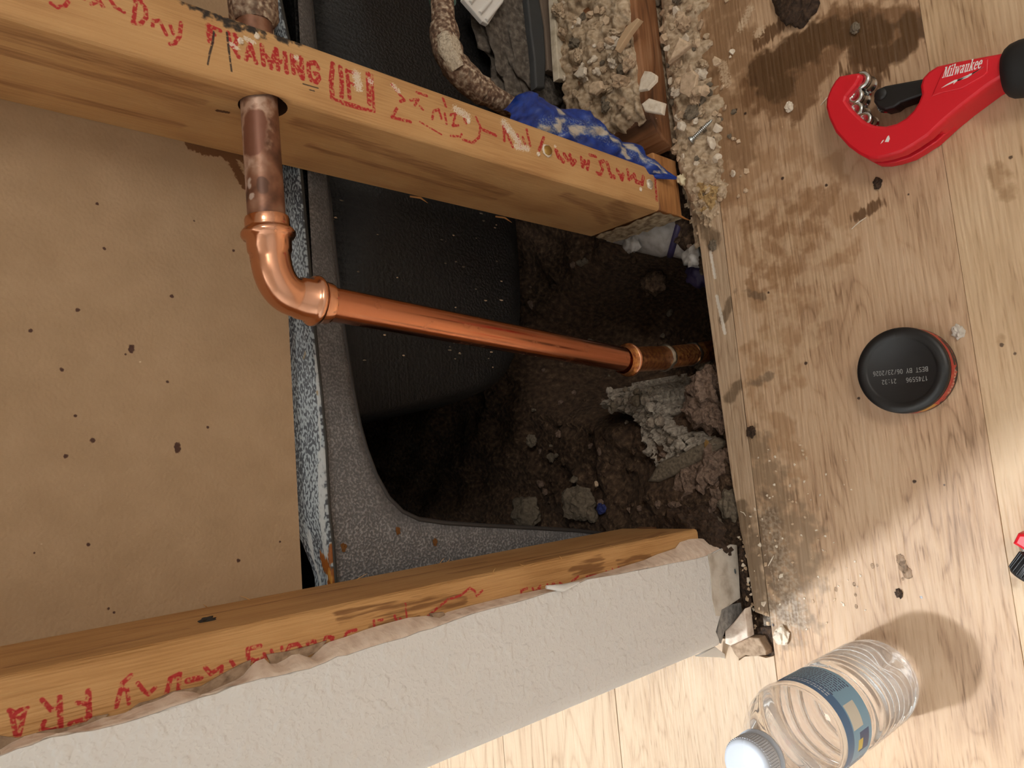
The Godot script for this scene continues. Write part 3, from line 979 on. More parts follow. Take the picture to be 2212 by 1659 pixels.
	var prof := PackedVector2Array([Vector2(0.306, 0.0), Vector2(0.312, 0.014), Vector2(0.318, 0.022), Vector2(0.330, 0.031), Vector2(0.345, 0.038), Vector2(1.6, 0.038), Vector2(1.6, 0.0)])
	M.wood_plate2 = textured(picture(wood(512, 128, 251, lut([[0.0, c8(84, 54, 34)], [0.5, c8(146, 98, 62)], [1.0, c8(184, 144, 112)]]), 4, 0.25, 0.4, 0.5, 10.0), 512, 128), 0.7)
	M.wood_plate2.uv1_scale = Vector3(4, 8, 1)
	obj("timber", prism(prof, -SD, -0.002, WALL, 0.002, true).mesh(), M.wood_plate2, plate2)
	# ---- stud under the torn drywall
	var lb := lut([[0.0, c8(122, 80, 42)], [0.3, c8(174, 128, 76)], [0.5, c8(196, 150, 96)], [0.72, c8(206, 162, 108)], [1.0, c8(222, 184, 134)]])
	var tb := wood(w, h, 261, lb, 3, 0.07, 0.34, 0.25, 22.0)
	var bs := [[2.2, -0.03, 0.30, -0.026, 0.22, -0.024, 0.14], [2.6, -0.014, 0.24, -0.012, 0.17, -0.016, 0.1], [1.8, -0.06, 0.5, -0.055, 0.36, -0.05, 0.25], [1.6, -0.02, 0.56, -0.025, 0.48], [3.0, -0.008, 0.1, -0.02, 0.06]]
	for s in bs: s[0] = s[0] * 1.6
	lay(tb, mask_of(w, h, side_strokes(bs, w, h)), lines, c8(122, 78, 40), 125, 0.9, 0.75, 1.5)
	var rough_b := flat_strokes(front_px([[16, -0.0798, 0.2039, -0.0795, 0.1749],
		[9, -0.0745, 0.4042, -0.0771, 0.3617, -0.0821, 0.3133],
		[8, -0.0816, 0.1521, -0.0825, 0.1109],
		[6, -0.0855, 0.3844, -0.0848, 0.3508]], BX1, 1, w, h))
	for s in rough_b: s[0] = s[0] * px * 0.45
	lay(tb, mask_of(w, h, rough_b), lines, c8(120, 80, 42), 150, 2, 0.8, 1.6)
	var lt := [[1, -0.0828, 0.5625, -0.0846, 0.5603, -0.0838, 0.5586, -0.0837, 0.5561],
		[1, -0.0834, 0.5619, -0.0934, 0.5602],
		[1, -0.0841, 0.5569, -0.0938, 0.559],
		[0.8, -0.0864, 0.5609, -0.0872, 0.5575],
		[1.2, -0.0824, 0.5439, -0.095, 0.5437],
		[1, -0.0816, 0.5506, -0.0868, 0.5472, -0.087, 0.5439],
		[1, -0.095, 0.5437, -0.0956, 0.5473, -0.0939, 0.5509, -0.091, 0.5498],
		[1.3, -0.0827, 0.5326, -0.0956, 0.5324],
		[1.1, -0.0948, 0.5401, -0.0942, 0.5325],
		[1, -0.0866, 0.537, -0.0885, 0.5324],
		[1.1, -0.0802, 0.5147, -0.0828, 0.5184, -0.0925, 0.5213],
		[0.9, -0.0856, 0.5185, -0.0861, 0.5165, -0.0926, 0.5159],
		[1, -0.0845, 0.5118, -0.0887, 0.5092, -0.0907, 0.5072, -0.0885, 0.5043],
		[1.2, -0.0849, 0.4928, -0.086, 0.4972, -0.0941, 0.4996],
		[1.1, -0.0849, 0.4928, -0.0934, 0.4938, -0.0954, 0.4975],
		[1.5, -0.0891, 0.4893, -0.0891, 0.4829],
		[1.1, -0.0848, 0.4805, -0.0885, 0.4779, -0.0864, 0.4724, -0.0913, 0.4726, -0.0935, 0.4773],
		[1, -0.0848, 0.4675, -0.0885, 0.4653],
		[1.2, -0.0807, 0.4517, -0.0808, 0.4584, -0.0853, 0.4586, -0.088, 0.4546, -0.0871, 0.4511],
		[0.9, -0.085, 0.4498, -0.0878, 0.4486],
		[0.9, -0.0843, 0.4458, -0.087, 0.4449],
		[0.9, -0.084, 0.4399, -0.0864, 0.4397],
		[1.1, -0.087, 0.4372, -0.0842, 0.4353, -0.0843, 0.4307, -0.0873, 0.4286],
		[1, -0.0874, 0.4249, -0.0849, 0.4248, -0.0848, 0.4206, -0.0875, 0.4198],
		[1, -0.0869, 0.415, -0.0845, 0.4129, -0.0856, 0.4091]]
	lt.append_array([[1, -0.0869, 0.4148, -0.0846, 0.4137, -0.0848, 0.4108, -0.0882, 0.409],
		[1, -0.0871, 0.402, -0.0844, 0.4003, -0.0844, 0.3942],
		[0.8, -0.0815, 0.3819, -0.0865, 0.3818],
		[0.8, -0.0821, 0.3788, -0.0822, 0.376],
		[0.9, -0.0817, 0.3672, -0.0858, 0.3658],
		[0.9, -0.0842, 0.3634, -0.0867, 0.3611],
		[0.6, -0.0758, 0.3588, -0.0861, 0.3585],
		[0.8, -0.0871, 0.3439, -0.0831, 0.335, -0.0794, 0.3259, -0.0787, 0.3156, -0.0753, 0.3073, -0.0778, 0.3035, -0.0813, 0.3019, -0.0789, 0.2968],
		[1.3, -0.0879, 0.2895, -0.088, 0.2686],
		[0.9, -0.0883, 0.2611, -0.085, 0.2615, -0.0844, 0.2553],
		[0.9, -0.0853, 0.25, -0.0886, 0.2481, -0.085, 0.2421, -0.0881, 0.2433],
		[0.9, -0.0851, 0.2349, -0.0887, 0.2334, -0.0851, 0.2284, -0.0889, 0.2256],
		[0.8, -0.0861, 0.2219, -0.0886, 0.218],
		[0.9, -0.0872, 0.2084, -0.0849, 0.2011],
		[0.9, -0.0865, 0.1925, -0.0871, 0.1798],
		[0.8, -0.0859, 0.1683, -0.0886, 0.1665],
		[0.8, -0.0853, 0.1605, -0.0882, 0.1587],
		[0.8, -0.0852, 0.1527, -0.0881, 0.152],
		[0.8, -0.0855, 0.1325, -0.088, 0.1317]])
	for s in front_px(lt, BX1, 1, w, h):
		ink(tb, w, h, s[1], s[0] * px * 0.9, M.ink_red, wear, 165.0)
	M.wood_b = textured(picture(tb, w, h), 0.66, bump_of(noise_bytes(w, h, 271, 0.2, 3, 16.0, 1.0), w, h, 2.0), 0.9)
	var sb := base("wall_stud")
	tag(sb, "wooden stud with upside-down red letters, half covered by torn white drywall", "stud", "framing studs")
	obj("timber", timber(BX0, BX1, 0.036, H, 1.0).mesh(), M.wood_b, sb)
	var fr := RandomNumberGenerator.new()
	fr.seed = 21
	for i in 12:
		var y := fr.randf_range(0.06, 0.46)
		var bk: bool = fr.randf() < 0.5
		var at := Vector3(BX1, y, -SD + 0.002) if bk else Vector3(BX1 - 0.001, y, -0.001)
		var out := Vector3(fr.randf_range(0.001, 0.004), fr.randf_range(-0.006, 0.006), fr.randf_range(-0.002, 0.004))
		obj("splinter", sweep([at - out * 0.2, at + out * 0.5, at + out + Vector3(0, fr.randf_range(-0.002, 0.002), 0)], [0.0003, 0.00025, 0.0001], 4).mesh(), mat(c8(206, 160, 100), 0.8), sb)
	var stub := base("sole_plate")
	tag(stub, "rotten dark brown stub of sole plate below the drywall stud", "timber")
	var rs := lump(Vector3(0.03, 0.018, 0.036), 303, 0.35, 3, true, 2.2)
	obj("timber", rs.mesh(), M.dark_glue, stub, Vector3(-0.083, 0.014, -0.024))
	obj("sound_wood", prism(PackedVector2Array([Vector2(-0.15, 0.0), Vector2(-0.075, 0.0), Vector2(-0.071, 0.012), Vector2(-0.074, 0.034), Vector2(-0.15, 0.034)]), -SD, -0.012, WALL, 0.002, true).mesh(), M.wood_plate2, stub)
	# next stud along, seen only from the side
	var sc := base("wall_stud")
	tag(sc, "plain wooden stud farther along beyond the rubble", "stud", "framing studs")
	obj("timber", timber(0.64, 0.6817, 0.0385, H, -1.0).mesh(), M.wood_b, sc)

func nail(parent: Node3D, at: Vector3, r: float, c: Color) -> void:
	var m := mat(c, 0.4, 0.8)
	var s := lathe(v2([0, 0.0012, r * 0.8, 0.0012, r, 0.0006, r, -0.001, r * 0.4, -0.002, r * 0.4, -0.01, 0, -0.01]), 14)
	s.moved(Transform3D(Basis(Vector3.RIGHT, PI / 2 - 0.25), Vector3.ZERO))
	obj("nail", s.mesh(), m, parent, at)
	var ring := lump(Vector3(r * 1.35, r * 1.3, 0.0007), int(at.y * 5000), 0.25, 2, false)
	obj("filler_patch", ring.mesh(), M.chip_white, parent, at - Vector3(0, 0, 0.0006))

# ---------------------------------------------------------------- drywall with the torn edge
func build_drywall() -> void:
	var torn := v2([-0.0987, 0.5676, -0.0982, 0.5645, -0.0977, 0.5613, -0.0978, 0.5569, -0.097, 0.5525, -0.0967, 0.5497, -0.0975, 0.5446, -0.0977, 0.5399, -0.0987, 0.5339, -0.0989, 0.5278, -0.0991, 0.5215, -0.0988, 0.5151, -0.0987, 0.5084, -0.0978, 0.5016, -0.0976, 0.4946, -0.097, 0.4874, -0.0972, 0.48, -0.0959, 0.4723, -0.0959, 0.4644, -0.0958, 0.4564, -0.0969, 0.4481, -0.0968, 0.4395, -0.0974, 0.4307, -0.0964, 0.4215])
	torn.append_array(v2([-0.0966, 0.4222, -0.0949, 0.4136, -0.0956, 0.4079, -0.0946, 0.3929, -0.0943, 0.3825, -0.0944, 0.3695, -0.0932, 0.3582, -0.0933, 0.349, -0.0917, 0.3295, -0.0908, 0.3167, -0.0906, 0.3008, -0.0908, 0.2771, -0.0904, 0.2623, -0.0897, 0.2484, -0.0898, 0.2226, -0.0873, 0.2052, -0.0894, 0.169, -0.0901, 0.1292]))
	torn.append_array(v2([-0.0894, 0.1699, -0.0899, 0.1505, -0.0908, 0.1303, -0.0916, 0.0957, -0.093, 0.0633, -0.0929, 0.041, -0.0909, 0.0304, -0.0889, 0.0141, -0.0897, 0.0035]))
	var core := v2([-0.0991, 0.5661, -0.0971, 0.5612, -0.0958, 0.5551, -0.097, 0.5494, -0.0987, 0.5454, -0.0989, 0.5424, -0.0984, 0.5376, -0.0985, 0.5327, -0.0969, 0.5289, -0.0977, 0.5213, -0.0976, 0.5167, -0.0961, 0.512, -0.0957, 0.5016, -0.0936, 0.4973, -0.0952, 0.4887, -0.0989, 0.4828, -0.097, 0.4728, -0.0956, 0.4632, -0.0895, 0.4563, -0.0888, 0.4496, -0.0935, 0.4464, -0.0919, 0.4393, -0.09, 0.4339, -0.0912, 0.4285, -0.0953, 0.425, -0.0885, 0.4142])
	core.append_array(v2([-0.0888, 0.4131, -0.0881, 0.4002, -0.0868, 0.3878, -0.0863, 0.3749, -0.086, 0.3581, -0.0878, 0.3418, -0.0906, 0.3347, -0.0885, 0.3308, -0.088, 0.3076, -0.088, 0.2912, -0.0882, 0.2668, -0.089, 0.2375, -0.089, 0.2109, -0.0884, 0.1932, -0.0872, 0.1555, -0.0858, 0.1141]))
	core.append_array(v2([-0.0884, 0.1565, -0.0862, 0.1215, -0.0839, 0.1016, -0.0825, 0.074, -0.0781, 0.066, -0.0773, 0.0513, -0.0791, 0.0315, -0.0825, 0.0219, -0.0827, 0.0087, -0.0901, -0.0033]))
	var bottom := v2([-0.0902, -0.0065, -0.1008, -0.0057, -0.1114, -0.0049, -0.1259, -0.0032, -0.1379, -0.0017, -0.1407, 0.0159, -0.1421, 0.0314, -0.1477, 0.0348, -0.159, 0.0439, -0.1648, 0.0419, -0.1733, 0.0367])
	var poly := PackedVector2Array([Vector2(-0.0915, H)])
	for p in torn: poly.append(p)
	for i in bottom.size() - 2: poly.append(bottom[i])
	var low := bottom[bottom.size() - 2].y
	poly.append(Vector2(-0.163, low)); poly.append(Vector2(-0.163, H))
	var wl := struct("wall_left", prism(poly, 0.0105, 0.0127, WALL).mesh(), M.drywall, "white textured drywall torn off along its right edge")
	# rounded corner and the face that turns back into the hall
	var s := Soup.new()
	var prof := []
	for i in 7:
		var a := PI / 2 * i / 6
		prof.append(Vector2(-0.163 - 0.012 * sin(a), 0.0007 + 0.012 * cos(a)))
	prof.append(Vector2(-0.175, -0.5)); prof.append(Vector2(-0.175, -2.4))
	for i in prof.size() - 1:
		var y0 := lerpf(low, 0.03, i / 6.0) if i < 6 else (0.03 if i == 6 else 0.012)
		var y1 := lerpf(low, 0.03, (i + 1) / 6.0) if i < 6 else 0.012
		s.quad(Vector3(prof[i].x, y0, prof[i].y), Vector3(prof[i].x, H, prof[i].y), Vector3(prof[i + 1].x, H, prof[i + 1].y), Vector3(prof[i + 1].x, y1, prof[i + 1].y))
	obj("corner_face", s.mesh(), M.drywall, wl)
	obj("board_core", box(Vector3(-0.163, 0.012, -2.4), Vector3(-0.1627, H, -0.002)).mesh(), M.gypsum, wl)
	obj("board_core", prism(PackedVector2Array([Vector2(-0.1135, H), Vector2(-0.1135, 0.04), Vector2(-0.163, 0.05), Vector2(-0.163, H)]), 0.0, 0.0104, WALL).mesh(), M.gypsum, wl)
	# broken gypsum between the torn paper and the wood
	var n := 150
	var pts := []
	var g := RandomNumberGenerator.new()
	g.seed = 12
	var no := FastNoiseLite.new()
	no.seed = 5; no.frequency = 70.0
	for j in n:
		var t := float(j) / (n - 1)
		var a := along(torn, t)
		var b := along(core, t)
		for i in 7:
			var k := i / 6.0
			var p := a.lerp(b, k)
			var z := lerpf(0.0119, 0.0006, pow(k, 1.6)) + no.get_noise_2d(p.x, p.y) * 0.0022 * sin(k * PI)
			if i == 0: p += (a - b).normalized() * 0.002
			pts.append(Vector3(p.x, p.y, z))
	obj("gypsum_edge", sheet(pts, 7, n).mesh(), M.gypsum, wl)
	# scraps of brown backing paper left on the wood
	var scrap := v2([-0.1003, 0.566, -0.0935, 0.5659, -0.0964, 0.5594, -0.0962, 0.5492, -0.0973, 0.5421, -0.0971, 0.5336, -0.0958, 0.5311, -0.0962, 0.5248, -0.0999, 0.5287, -0.1003, 0.5386, -0.0985, 0.5492, -0.0984, 0.5577])
	obj("backing_paper", prism(scrap, 0.0002, 0.0010, WALL).mesh(), M.paper_tan, wl)
	obj("backing_paper", prism(v2([-0.0977, 0.517, -0.095, 0.5116, -0.0951, 0.5047, -0.0937, 0.4962, -0.0946, 0.483, -0.0913, 0.4721, -0.0887, 0.4624, -0.0879, 0.4574, -0.0952, 0.4594, -0.0983, 0.4716, -0.1001, 0.4832, -0.0994, 0.4978]), 0.0002, 0.0011, WALL).mesh(), M.paper_tan, wl)
	obj("backing_paper", prism(v2([-0.0871, 0.4489, -0.0882, 0.4368, -0.0882, 0.424, -0.0875, 0.4135, -0.0919, 0.4186, -0.0939, 0.428, -0.0946, 0.4459]), 0.0002, 0.0011, WALL).mesh(), M.paper_tan, wl)
	obj("backing_paper", prism(v2([-0.0865, 0.342, -0.0874, 0.3323, -0.0916, 0.3302, -0.0921, 0.3352, -0.0902, 0.3399]), 0.0002, 0.0030, WALL).mesh(), M.paper_tan, wl)
	# loose curls of paint, joint tape at the foot, broken corner
	obj("paint_curl", sweep([Vector3(-0.0851, 0.25, 0.014), Vector3(-0.0878, 0.2369, 0.017), Vector3(-0.0875, 0.2163, 0.014)], [0.0012, 0.0028, 0.0008], 8).mesh(), M.drywall, wl)
	var tape := v2([-0.0915, 0.0432, -0.0919, 0.0315, -0.0879, 0.0046, -0.09, -0.0061, -0.1008, -0.0052, -0.1113, -0.0044, -0.1258, -0.0027, -0.1378, -0.0012, -0.1406, 0.0164, -0.142, 0.0319, -0.1469, 0.0351, -0.1456, 0.0415, -0.1304, 0.0441, -0.1089, 0.0425])
	obj("joint_tape", prism(tape, 0.0127, 0.0134, WALL).mesh(), M.tape, wl)
	obj("joint_tape", prism(v2([-0.1125, 0.0293, -0.1135, 0.0182, -0.1169, 0.0018, -0.127, -0.0007, -0.1372, 0.0017, -0.1398, 0.0179, -0.1401, 0.0331]), 0.0134, 0.0139, WALL).mesh(), M.tape, wl)
	obj("staple", lump(Vector3(0.0024, 0.001, 0.0008), 3, 0.3, 1).mesh(), mat(c8(92, 100, 104), 0.5, 0.6), wl, Vector3(-0.1127, 0.0027, 0.0138))
	var torn_paper := v2([-0.1439, 0.0241, -0.1425, 0.0084, -0.1446, -0.0167, -0.1501, -0.0171, -0.1539, -0.0113, -0.1543, -0.0048, -0.1587, 0.0057, -0.1633, 0.0222, -0.1725, 0.0303, -0.1658, 0.0362, -0.1496, 0.0275])
	obj("torn_paper", prism(torn_paper, 0.0065, 0.0080, WALL).mesh(), M.paper_grey, wl)
	obj("corner_bead", prism(v2([-0.1827, 0.0446, -0.1809, 0.0144, -0.1893, 0.0022, -0.1952, -0.0092, -0.1968, -0.0056, -0.1917, 0.009]), -0.012, -0.009, WALL).mesh(), M.white, wl)

func along(p: PackedVector2Array, t: float) -> Vector2:
	# by height, so that the two ragged edges stay side by side
	var y := lerpf(p[0].y, p[p.size() - 1].y, t)
	var total := 0.0
	for i in p.size() - 1: total += (p[i + 1] - p[i]).length()
	var want := total * t
	for i in p.size() - 1:
		var d := (p[i + 1] - p[i]).length()
		if want <= d: return p[i].lerp(p[i + 1], want / maxf(d, 1e-6))
		want -= d
	return p[p.size() - 1]

# ---------------------------------------------------------------- brown back of the bathroom drywall
func build_kraft() -> void:
	var w := 1536
	var h := 1280
	var x0 := -0.08
	var y0 := 0.383
	var pxm := w / 0.36
	var l := lut([[0.0, c8(148, 122, 94)], [0.35, c8(166, 140, 110)], [0.5, c8(171, 145, 115)], [0.65, c8(176, 150, 120)], [1.0, c8(190, 166, 137)]])
	var a := noise_bytes(w, h, 301, 0.006, 3)
	var b := noise_bytes(w, h, 302, 0.3, 2, 1.0, 2.0)
	var o := PackedByteArray()
	o.resize(w * h * 3)
	for i in w * h:
		var k := clampi(int(128.0 + (a[i] - 128) * 0.3 + (b[i] - 128) * 0.16), 0, 255) * 3
		o[i * 3] = l[k]; o[i * 3 + 1] = l[k + 1]; o[i * 3 + 2] = l[k + 2]
	var spots := [[7, 0.0925, 0.4865, 0.0904, 0.4865],
		[5, 0.1267, 0.462],
		[5, 0.1134, 0.515],
		[4.5, 0.0994, 0.5386],
		[4, 0.0714, 0.4661],
		[8, 0.0315, 0.4616, 0.0286, 0.4614],
		[6, 0.0364, 0.5086],
		[5, 0.0279, 0.5221],
		[4, 0.1526, 0.5001],
		[5, 0.0776, 0.5235],
		[4, 0.0423, 0.4424],
		[3.5, 0.0508, 0.5171],
		[4, 0.1629, 0.4205],
		[3, 0.088, 0.4899],
		[4, -0.0229, 0.5117],
		[3.5, -0.0604, 0.5022],
		[3, -0.0631, 0.4992],
		[2.5, -0.0239, 0.5379],
		[3, -0.0361, 0.3973],
		[4, 0.1803, 0.5036],
		[3, 0.1794, 0.4461],
		[5, -0.0445, 0.4261]]
	var pale := [[5, 0.0835, 0.4817],
		[4, -0.0196, 0.5344],
		[3, -0.046, 0.4352],
		[2.5, 0.0252, 0.4407],
		[3, 0.0787, 0.4784],
		[2.5, 0.0108, 0.513],
		[2, 0.0187, 0.5249]]
	var brown := [[9, 0.2322, 0.4473, 0.2302, 0.4383, 0.2322, 0.4257, 0.228, 0.4194, 0.2115, 0.4103],
		[7, 0.2341, 0.4288, 0.2304, 0.4095, 0.216, 0.4051]]
	var flat := noise_bytes(w, h, 303, 0.09, 3)
	for q in [[spots, c8(70, 46, 38), 0.9], [pale, c8(214, 196, 166), 0.8], [brown, c8(104, 68, 38), 0.92]]:
		var st := []
		for s in q[0]:
			var t := [s[0] * 0.00026 * pxm * (1.0 if q[1].r < 0.3 else (0.5 if q[1].r > 0.6 else 1.6))]
			for i in range(1, s.size(), 2):
				t.append((s[i] - x0) * pxm); t.append((s[i + 1] - y0) * pxm)
			st.append(t)
		lay(o, mask_of(w, h, st, 2), flat, q[1], 120, 3.5, q[2], 0.7)
	var m := textured(picture(o, w, h), 0.92, bump_of(noise_bytes(512, 512, 305, 0.2, 3), 512, 512, 1.2), 0.4)
	m.uv1_triplanar = false
	var s := prism(rect(-0.1625, 0.383, 1.6, H), -0.0997, -0.0872, WALL)
	for i in s.v.size():
		s.uv[i] = Vector2((s.v[i].x - x0) / 0.36, (s.v[i].y - y0) / (h / pxm))
	struct("wall_back", s.mesh(), m, "brown paper back of the bathroom drywall between the studs")

# ---------------------------------------------------------------- steel bathtub seen from outside
func build_tub() -> void:
	var t := base("bathtub")
	tag(t, "grey steel bathtub end with speckled rim and black underside behind the studs", "bathtub")
	var w := 1024
	var h := 160
	# rim: pale enamel with dark speckle, rust at the corner
	var sp := noise_bytes(w, h, 401, 0.12, 2, 1.0, 1.0)
	var lo := noise_bytes(w, h, 402, 0.012, 2)
	var o := PackedByteArray()
	o.resize(w * h * 3)
	for i in w * h:
		var v := clampf((sp[i] - 122 - (lo[i] - 128) * 0.25) / 16.0, 0, 1)
		o[i * 3] = int(lerpf(62, 164, v)); o[i * 3 + 1] = int(lerpf(70, 178, v)); o[i * 3 + 2] = int(lerpf(80, 188, v))
	var bare := mask_of(w, h, [[14, 0, 120, 100, 135, 200, 150], [6, 200, 145, 330, 156], [12, 10, 60, 60, 40, 90, 60]])
	var gr := noise_bytes(w, h, 403, 0.06, 3)
	lay(o, bare, gr, c8(188, 196, 200), 110, 2.5, 0.95)
	lay(o, mask_of(w, h, [[13, 34, 150, 48, 128, 58, 104], [10, 26, 128, 44, 140], [8, 58, 150, 70, 156]]), gr, c8(138, 76, 20), 95, 4, 0.95)
	lay(o, mask_of(w, h, [[8, 34, 148, 40, 138]]), gr, c8(190, 136, 56), 120, 3, 0.9)
	lay(o, mask_of(w, h, [[4, 330, 110, 335, 120], [4, 520, 30, 560, 34], [3, 420, 60], [4, 280, 150]]), gr, c8(150, 128, 92), 120, 3, 0.8)
	var rimm := textured(picture(o, w, h), 0.34)
	# lower front edge of the rim follows the photo's line at depth -0.091; upper edge tucks under the board and drops at the corner
	var front := v2([0.4376, 0.388, 0.3665, 0.3767, 0.3241, 0.3693, 0.2363, 0.3677, 0.1865, 0.3656, 0.1339, 0.3642, 0.096, 0.3627, 0.0653, 0.3608, 0.0316, 0.3595, -0.0182, 0.3596, -0.0445, 0.3583, -0.0672, 0.3579, -0.0833, 0.3575])
	var n := 60
	var pts := []
	var uvs := []
	for j in n:
		var tt := float(j) / (n - 1)
		var p := along(front, tt)
		var yt := 0.3825
		if p.x < -0.018: yt = lerpf(0.3825, 0.366, clampf((-0.018 - p.x) / 0.045, 0, 1))
		var prof := [Vector2(yt, -0.1015), Vector2(lerpf(yt, p.y, 0.45), -0.0985), Vector2(lerpf(yt, p.y, 0.85), -0.0935), Vector2(p.y, -0.0912), Vector2(p.y - 0.0016, -0.0912), Vector2(p.y - 0.003, -0.0922), Vector2(p.y - 0.0034, -0.1005)]
		for i in prof.size():
			pts.append(Vector3(p.x, prof[i].x, prof[i].y))
			uvs.append(Vector2((p.x + 0.085) / 0.55, [0.0, 0.45, 0.85, 0.96, 0.97, 0.98, 0.99][i]))
	obj("rim", sheet(pts, 7, n, uvs).mesh(), rimm, t)
	var edge := Soup.new()
	var epath := []
	var erad := []
	for j in 40:
		var p := along(front, j / 39.0)
		epath.append(Vector3(p.x, p.y - 0.0028, -0.0925)); erad.append(0.0017)
	obj("rim_edge", sweep(epath, erad, 8, true, 0.0006).mesh(), mat(c8(52, 52, 50), 0.7), t)
	# end plate with a rounded opening: grey orange-peel enamel; it slopes back under the rim and stands upright at the leg
	var inner := [Vector3(0.5248, 0.3355, -0.118), Vector3(0.399, 0.3333, -0.118), Vector3(0.3186, 0.3297, -0.118), Vector3(0.2552, 0.3286, -0.118), Vector3(0.2204, 0.3266, -0.118), Vector3(0.182, 0.3248, -0.118), Vector3(0.1249, 0.322, -0.117), Vector3(0.0947, 0.3202, -0.115), Vector3(0.0647, 0.3185, -0.112), Vector3(0.0424, 0.3169, -0.109), Vector3(0.024, 0.3136, -0.107), Vector3(0.0037, 0.3079, -0.105), Vector3(-0.0151, 0.2987, -0.103), Vector3(-0.0271, 0.2873, -0.102), Vector3(-0.0348, 0.273, -0.101), Vector3(-0.0406, 0.2478, -0.101), Vector3(-0.048, 0.2031, -0.101), Vector3(-0.0564, 0.148, -0.101), Vector3(-0.0664, 0.0861, -0.101), Vector3(-0.079, 0.0239, -0.101)]
	var outer := []
	for q: Vector3 in inner:
		var o3 := Vector3(q.x, 0.356, -0.0985)
		if q.x < 0.03: o3 = Vector3(lerpf(q.x, -0.098, smoothstep(0.03, -0.03, q.x)), lerpf(0.356, q.y, smoothstep(0.31, 0.24, q.y)), -0.0990)
		outer.append(o3)
	var gpts := []
	for k in inner.size() * 4 - 3:
		var f := k / 4.0
		var i0 := mini(int(f), inner.size() - 2)
		var pi: Vector3 = (inner[i0] as Vector3).lerp(inner[i0 + 1], f - i0)
		var po3: Vector3 = (outer[i0] as Vector3).lerp(outer[i0 + 1], f - i0)
		for e in 6:
			var tt := e / 5.0
			var p3 := po3.lerp(pi, tt)
			p3.z = lerpf(po3.z, pi.z, pow(tt, 1.3))
			gpts.append(p3)
		gpts.append(pi + Vector3(0, 0.001, -0.004))
	var pw := 768
	var n1 := noise_bytes(pw, pw, 411, 0.075, 2)
	var n2 := noise_bytes(pw, pw, 412, 0.01, 3)
	var po := PackedByteArray()
	po.resize(pw * pw * 3)
	for i in pw * pw:
		var v := clampf((n1[i] - 138) / 26.0, 0, 1) * 0.5 + (n2[i] - 128) / 700.0
		po[i * 3] = int(lerpf(96, 184, clampf(v, 0, 1))); po[i * 3 + 1] = int(lerpf(97, 184, clampf(v, 0, 1))); po[i * 3 + 2] = int(lerpf(100, 186, clampf(v, 0, 1)))
	var pm := textured(picture(po, pw, pw), 0.42, bump_of(n1, pw, pw, 4.0), 0.8)
	pm.uv1_triplanar = true
	pm.uv1_world_triplanar = true
	pm.uv1_scale = Vector3.ONE * 6.0
	obj("end_plate", sheet(gpts, 7, inner.size() * 4 - 3).mesh(), pm, t)
	var lip := []
	var lr := []
	for p: Vector3 in inner:
		lip.append(p + Vector3(0, 0, -0.0012)); lr.append(0.0022)
	obj("opening_lip", sweep(lip, lr, 8).mesh(), mat(c8(54, 52, 52), 0.6), t)
	for q in [Vector3(-0.041, 0.2945, -0.0995), Vector3(-0.0548, 0.2598, -0.0995), Vector3(-0.0474, 0.3429, -0.0995)]:
		obj("rust_spot", lump(Vector3(0.0028, 0.002, 0.0007), int(q.y * 7000), 0.5, 2).mesh(), mat(c8(112, 72, 30), 0.95), t, q)
	# basin shell, black undercoat
	var sec := []
	var rows := 14
	var cols := 40
	for j in rows:
		var d := float(j) / (rows - 1)
		var zz := -0.150 - 0.02 * d - 1.3 * pow(d, 2.0)
		var grow := 1.0 if j > 0 else 0.985
		for i in cols:
			var an := TAU * i / cols
			var ex := 0.42
			var ux := signf(cos(an)) * pow(absf(cos(an)), ex)
			var uy := signf(sin(an)) * pow(absf(sin(an)), ex)
			var cy := 0.228 - 0.05 * minf(1.0, d * 3.0)
			var hy := 0.128 + 0.05 * minf(1.0, d * 3.0)
			var wx := 0.268 + 0.026 * uy
			sec.append(Vector3(0.332 + ux * wx * grow, cy + uy * hy * grow, zz))
	var bs := sheet(sec, cols, rows, [], true)
	for i in cols:
		bs.tri(Vector3(0.345, 0.228, -0.1475), sec[(i + 1) % cols], sec[i])
	obj("basin", bs.outward().mesh(), M.undercoat, t)
	obj("deck", box(Vector3(-0.1, 0.352, -1.6), Vector3(1.0, 0.3565, -0.1035)).mesh(), M.undercoat, t)
	obj("apron", box(Vector3(-0.1005, 0.0, -1.6), Vector3(-0.0985, 0.352, -0.104)).mesh(), pm, t)
	# flecks of mortar on the black coat
	var g := RandomNumberGenerator.new()
	g.seed = 88
	for i in 90:
		var x := g.randf_range(0.10, 0.40)
		var y := g.randf_range(0.115, 0.33)
		if g.randf() < 0.6: y = g.randf_range(0.112, 0.2)
		var z := -0.1485 - 0.0005
		obj("mortar_fleck", lump(Vector3(0.0008, g.randf_range(0.0008, 0.0030), 0.0006), i, 0.4, 0).mesh(), [M.chip_b, M.stone, M.stone][i % 3], t, Vector3(x, y, z))

